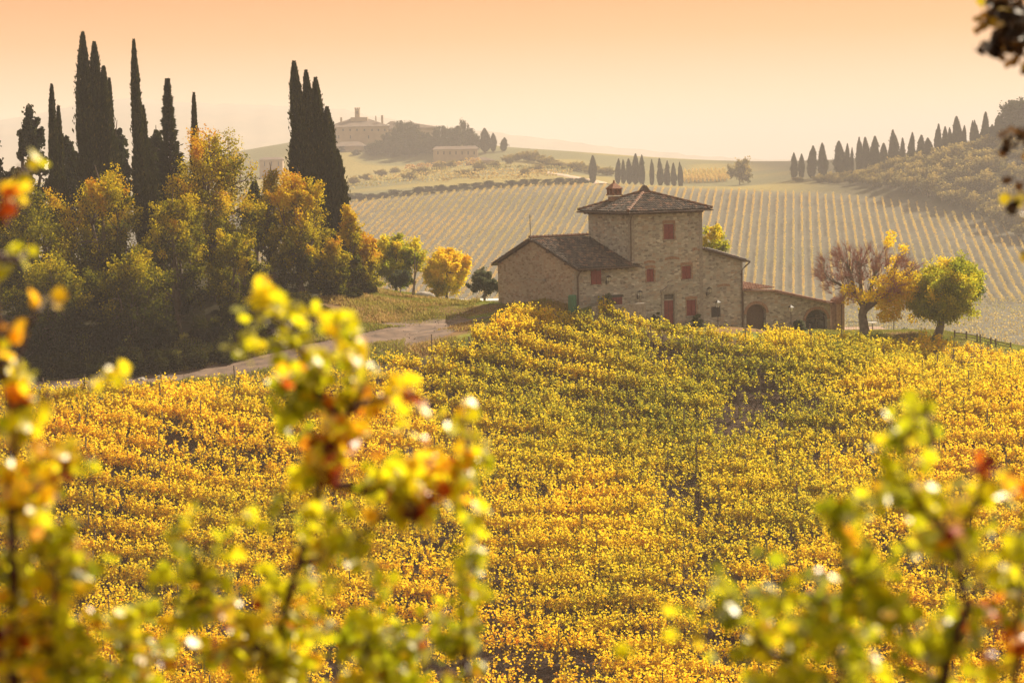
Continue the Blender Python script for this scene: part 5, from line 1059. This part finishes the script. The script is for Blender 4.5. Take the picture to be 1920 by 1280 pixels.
rose_bush('foreground_bush', 'blurred foreground bush with a tall red-stemmed spray left of centre', 5.0,
    [[(505, 1400), (515, 1250), (540, 1110), (585, 980), (605, 880), (645, 790), (655, 730)], [(650, 780), (690, 720), (668, 650), (650, 610)], [(640, 800), (590, 720), (560, 650), (520, 600), (480, 560)], [(600, 900), (690, 930), (790, 905), (870, 880), (930, 862)], [(560, 1060), (650, 1010), (740, 965), (810, 945)], [(520, 1240), (440, 1140), (370, 1040), (335, 980)], [(700, 1400), (720, 1280), (680, 1200), (600, 1150)], [(880, 1400), (880, 1250), (872, 1120), (885, 1040)], [(250, 1400), (240, 1300), (210, 1200)], [(870, 900), (880, 830), (872, 775)], [(660, 760), (730, 740), (790, 750)]],
    [(500, 555, 34, 16, .62), (440, 610, 14, 6, .38), (480, 640, 40, 22, .42), (545, 600, 42, 32, .45), (630, 620, 34, 24, .5), (600, 665, 45, 30, .45), (680, 665, 42, 28, .5), (560, 690, 60, 40, .40), (540, 740, 45, 34, .25), (600, 735, 50, 34, .42), (665, 705, 45, 28, .52), (725, 735, 38, 28, .76), (755, 760, 35, 22, .6), (610, 800, 48, 34, .74), (660, 810, 40, 26, .66), (620, 845, 40, 22, .9), (545, 800, 50, 24, .3), (590, 880, 40, 22, .55), (560, 900, 40, 20, .4), (650, 880, 50, 34, .4), (740, 870, 45, 36, .42), (790, 895, 45, 34, .72), (840, 880, 42, 32, .45), (860, 860, 40, 24, .68), (905, 875, 34, 18, .4), (770, 940, 50, 40, .5), (750, 960, 30, 16, .9), (810, 940, 30, 16, .85), (700, 920, 50, 28, .42), (875, 930, 40, 18, .45), (870, 790, 30, 16, .5), (610, 990, 45, 20, .38), (640, 1040, 50, 26, .42), (590, 1080, 45, 26, .5), (690, 1060, 50, 24, .35), (510, 930, 40, 12, .4), (350, 975, 40, 22, .38), (390, 1000, 35, 14, .5), (430, 1010, 30, 12, .3), (330, 1050, 50, 22, .4), (450, 1080, 55, 26, .5), (380, 1120, 60, 40, .42), (300, 1170, 60, 50, .36), (470, 1170, 60, 55, .55), (560, 1180, 60, 50, .42), (640, 1190, 60, 55, .38), (720, 1200, 60, 50, .36), (800, 1170, 45, 34, .35), (850, 1230, 55, 50, .32), (770, 1260, 60, 60, .38), (660, 1260, 60, 60, .62), (560, 1260, 60, 60, .4), (440, 1250, 70, 70, .5), (330, 1250, 70, 70, .55), (230, 1260, 60, 50, .35), (870, 1050, 40, 24, .35), (880, 1000, 25, 10, .3), (880, 1110, 40, 22, .3), (900, 1140, 30, 16, .4), (230, 1200, 50, 40, .45)], 1001, GFG)
rose_bush('foreground_bush', 'blurred foreground bush climbing the left edge with orange leaves', 4.6,
    [[(20, 1400), (25, 1250), (35, 1080), (25, 930), (28, 800), (38, 700), (52, 620), (72, 575)], [(30, 960), (90, 900), (130, 850)], [(25, 800), (-10, 600), (-20, 450), (15, 375), (45, 310)], [(-15, 470), (20, 490), (50, 475)], [(60, 1400), (110, 1250), (120, 1100), (90, 980)], [(25, 770), (90, 740), (180, 720)]],
    [(70, 572, 20, 7, .66), (35, 610, 24, 9, .7), (28, 650, 22, 8, .72), (35, 700, 26, 10, .64), (48, 690, 22, 6, .5), (30, 740, 24, 9, .62), (190, 715, 24, 8, .6), (30, 305, 26, 9, .62), (10, 330, 22, 7, .6), (15, 370, 20, 7, .8), (40, 478, 22, 8, .5), (15, 500, 18, 4, .5), (40, 770, 45, 20, .5), (30, 830, 55, 36, .45), (90, 860, 50, 34, .66), (50, 880, 55, 46, .76), (110, 890, 40, 28, .95), (30, 930, 50, 40, .5), (90, 940, 50, 28, .42), (40, 1000, 60, 46, .6), (110, 1020, 55, 36, .4), (30, 1080, 60, 54, .5), (110, 1100, 60, 54, .62), (50, 1160, 65, 62, .7), (140, 1180, 60, 56, .45), (40, 1240, 70, 70, .6), (140, 1250, 70, 66, .4), (200, 1220, 50, 36, .4), (170, 1060, 36, 16, .35), (20, 1190, 40, 30, .97), (155, 870, 30, 12, .5)], 1002, GFG)
rose_bush('foreground_bush', 'blurred foreground bush in the lower right corner with dark stems', 4.2,
    [[(1740, 1400), (1760, 1250), (1790, 1120), (1780, 1020), (1720, 940), (1682, 880), (1690, 790)], [(1785, 1040), (1850, 960), (1860, 880)], [(1760, 1230), (1640, 1120), (1580, 1050), (1560, 960)], [(1500, 1400), (1480, 1250), (1400, 1160), (1340, 1130)], [(1880, 1400), (1900, 1200), (1910, 1000), (1915, 920)], [(1600, 1400), (1580, 1250), (1540, 1150)], [(1750, 860), (1760, 780), (1755, 740)]],
    [(1690, 810, 36, 14, .3), (1675, 860, 50, 26, .34), (1640, 900, 50, 22, .4), (1565, 950, 40, 22, .35), (1620, 970, 55, 34, .34), (1700, 950, 55, 34, .42), (1755, 760, 26, 8, .35), (1740, 900, 40, 18, .45), (1840, 880, 36, 16, .85), (1855, 930, 40, 18, .5), (1790, 1000, 60, 34, .7), (1720, 1020, 60, 36, .4), (1640, 1040, 60, 40, .4), (1600, 1090, 60, 44, .3), (1440, 1090, 30, 14, .25), (1350, 1120, 40, 18, .35), (1400, 1160, 55, 32, .3), (1480, 1150, 55, 30, .35), (1550, 1150, 55, 44, .4), (1520, 1220, 60, 46, .45), (1430, 1230, 50, 30, .4), (1600, 1210, 60, 54, .3), (1680, 1170, 60, 54, .4), (1700, 1240, 70, 66, .35), (1780, 1180, 55, 44, .35), (1800, 1250, 60, 54, .5), (1870, 1200, 55, 40, .9), (1890, 1120, 45, 30, .4), (1905, 1010, 35, 22, .35), (1850, 1060, 45, 26, .4), (1380, 1260, 50, 22, .35), (1905, 940, 26, 12, .3), (1250, 1160, 30, 7, .4), (1140, 1245, 30, 7, .4)], 1003, GFG, leaf=.034)
# overhanging tree at the right edge, its trunk outside the view
R = np.random.default_rng(1004); d = 7.0; tb = P(2180, 1280, d); base = np.array([tb[0], d, float(H(tb[0], d))]); root = empty('overhanging_tree', base); tag(root, 'dark leafy branches of a near tree reaching in at the top right edge', 'tree')
g = Geo(); tp_ = P(2170, -200, d) - base; g.tube([(0, 0, -.2), (0, 0, 0), tuple(tp_ * .5 + (.05, 0, 0)), tuple(tp_), tuple(tp_ + (0, 0, .8))], [.10, .075, .06, .045, .01], 8)
brs = [[(2170, -150), (2050, -60), (1960, 10), (1880, 40)], [(2170, -100), (2060, 20), (1950, 60), (1890, 75)], [(2172, 200), (2050, 240), (1960, 250), (1905, 250)], [(2172, 350), (2040, 370), (1950, 350), (1900, 385)], [(2172, 500), (2040, 500), (1960, 480), (1912, 470)]]
for br in brs: g.tube([P(a, b, d) - base for a, b in br], [.022, .014, .008, .004], 5)
g.build('trunk', M_BARK, root); LV, LF, LT, n0 = [], [], [], 0
for (px, py, rp, n, ti) in ((1890, 20, 34, 70, .97), (1905, 60, 34, 80, .98), (1870, 90, 20, 30, .97), (1850, 40, 16, 12, .7), (1842, 2, 10, 4, .55), (1890, 100, 20, 16, .8), (1940, 30, 60, 120, .97), (1908, 248, 12, 9, .9), (1900, 275, 13, 9, .95), (1915, 290, 10, 6, .6), (1915, 342, 10, 5, .9), (1900, 390, 13, 8, .97), (1912, 375, 10, 5, .55), (1914, 410, 12, 5, .7), (1918, 480, 8, 4, .6), (1960, 260, 40, 40, .9), (1965, 380, 40, 40, .9), (1920, 120, 20, 12, .8)):
    a = R.uniform(0, 6.28, n); rr = rp * np.sqrt(R.random(n)); C = np.array([P(px + r_ * cos(q), py + r_ * sin(q), d) for r_, q in zip(rr, a)]); C[:, 1] += R.normal(0, .12, n); V, Fc = leaf_geo(C - base, R.uniform(.6, 1.1, n) * .045, .9, .2, R, 6); LV.append(V); LF.append(Fc + n0); n0 += len(V); LT.append(np.clip(ti + R.normal(0, .05, n), 0, 1))
mesh_np('foliage', np.concatenate(LV), np.concatenate(LF), M_OAKD, root, np.concatenate(LT))

# ------------------------------------------------------------------ haze
HAZE = .00035
g = Geo(); g.box((-9000, -60, -75), (9000, 13000, 104)); hz = g.build('haze', M_STONEG); tag(hz, kind='stuff'); hz.data.materials.clear()
m = bpy.data.materials.new('haze'); m.use_nodes = True; t = m.node_tree; t.nodes.clear(); out = t.nodes.new('ShaderNodeOutputMaterial'); v = t.nodes.new('ShaderNodeVolumePrincipled')
v.inputs['Color'].default_value = (.80, .76, .78, 1); v.inputs['Density'].default_value = HAZE; v.inputs['Anisotropy'].default_value = 0.0; t.links.new(v.outputs[0], out.inputs['Volume']); hz.data.materials.append(m)
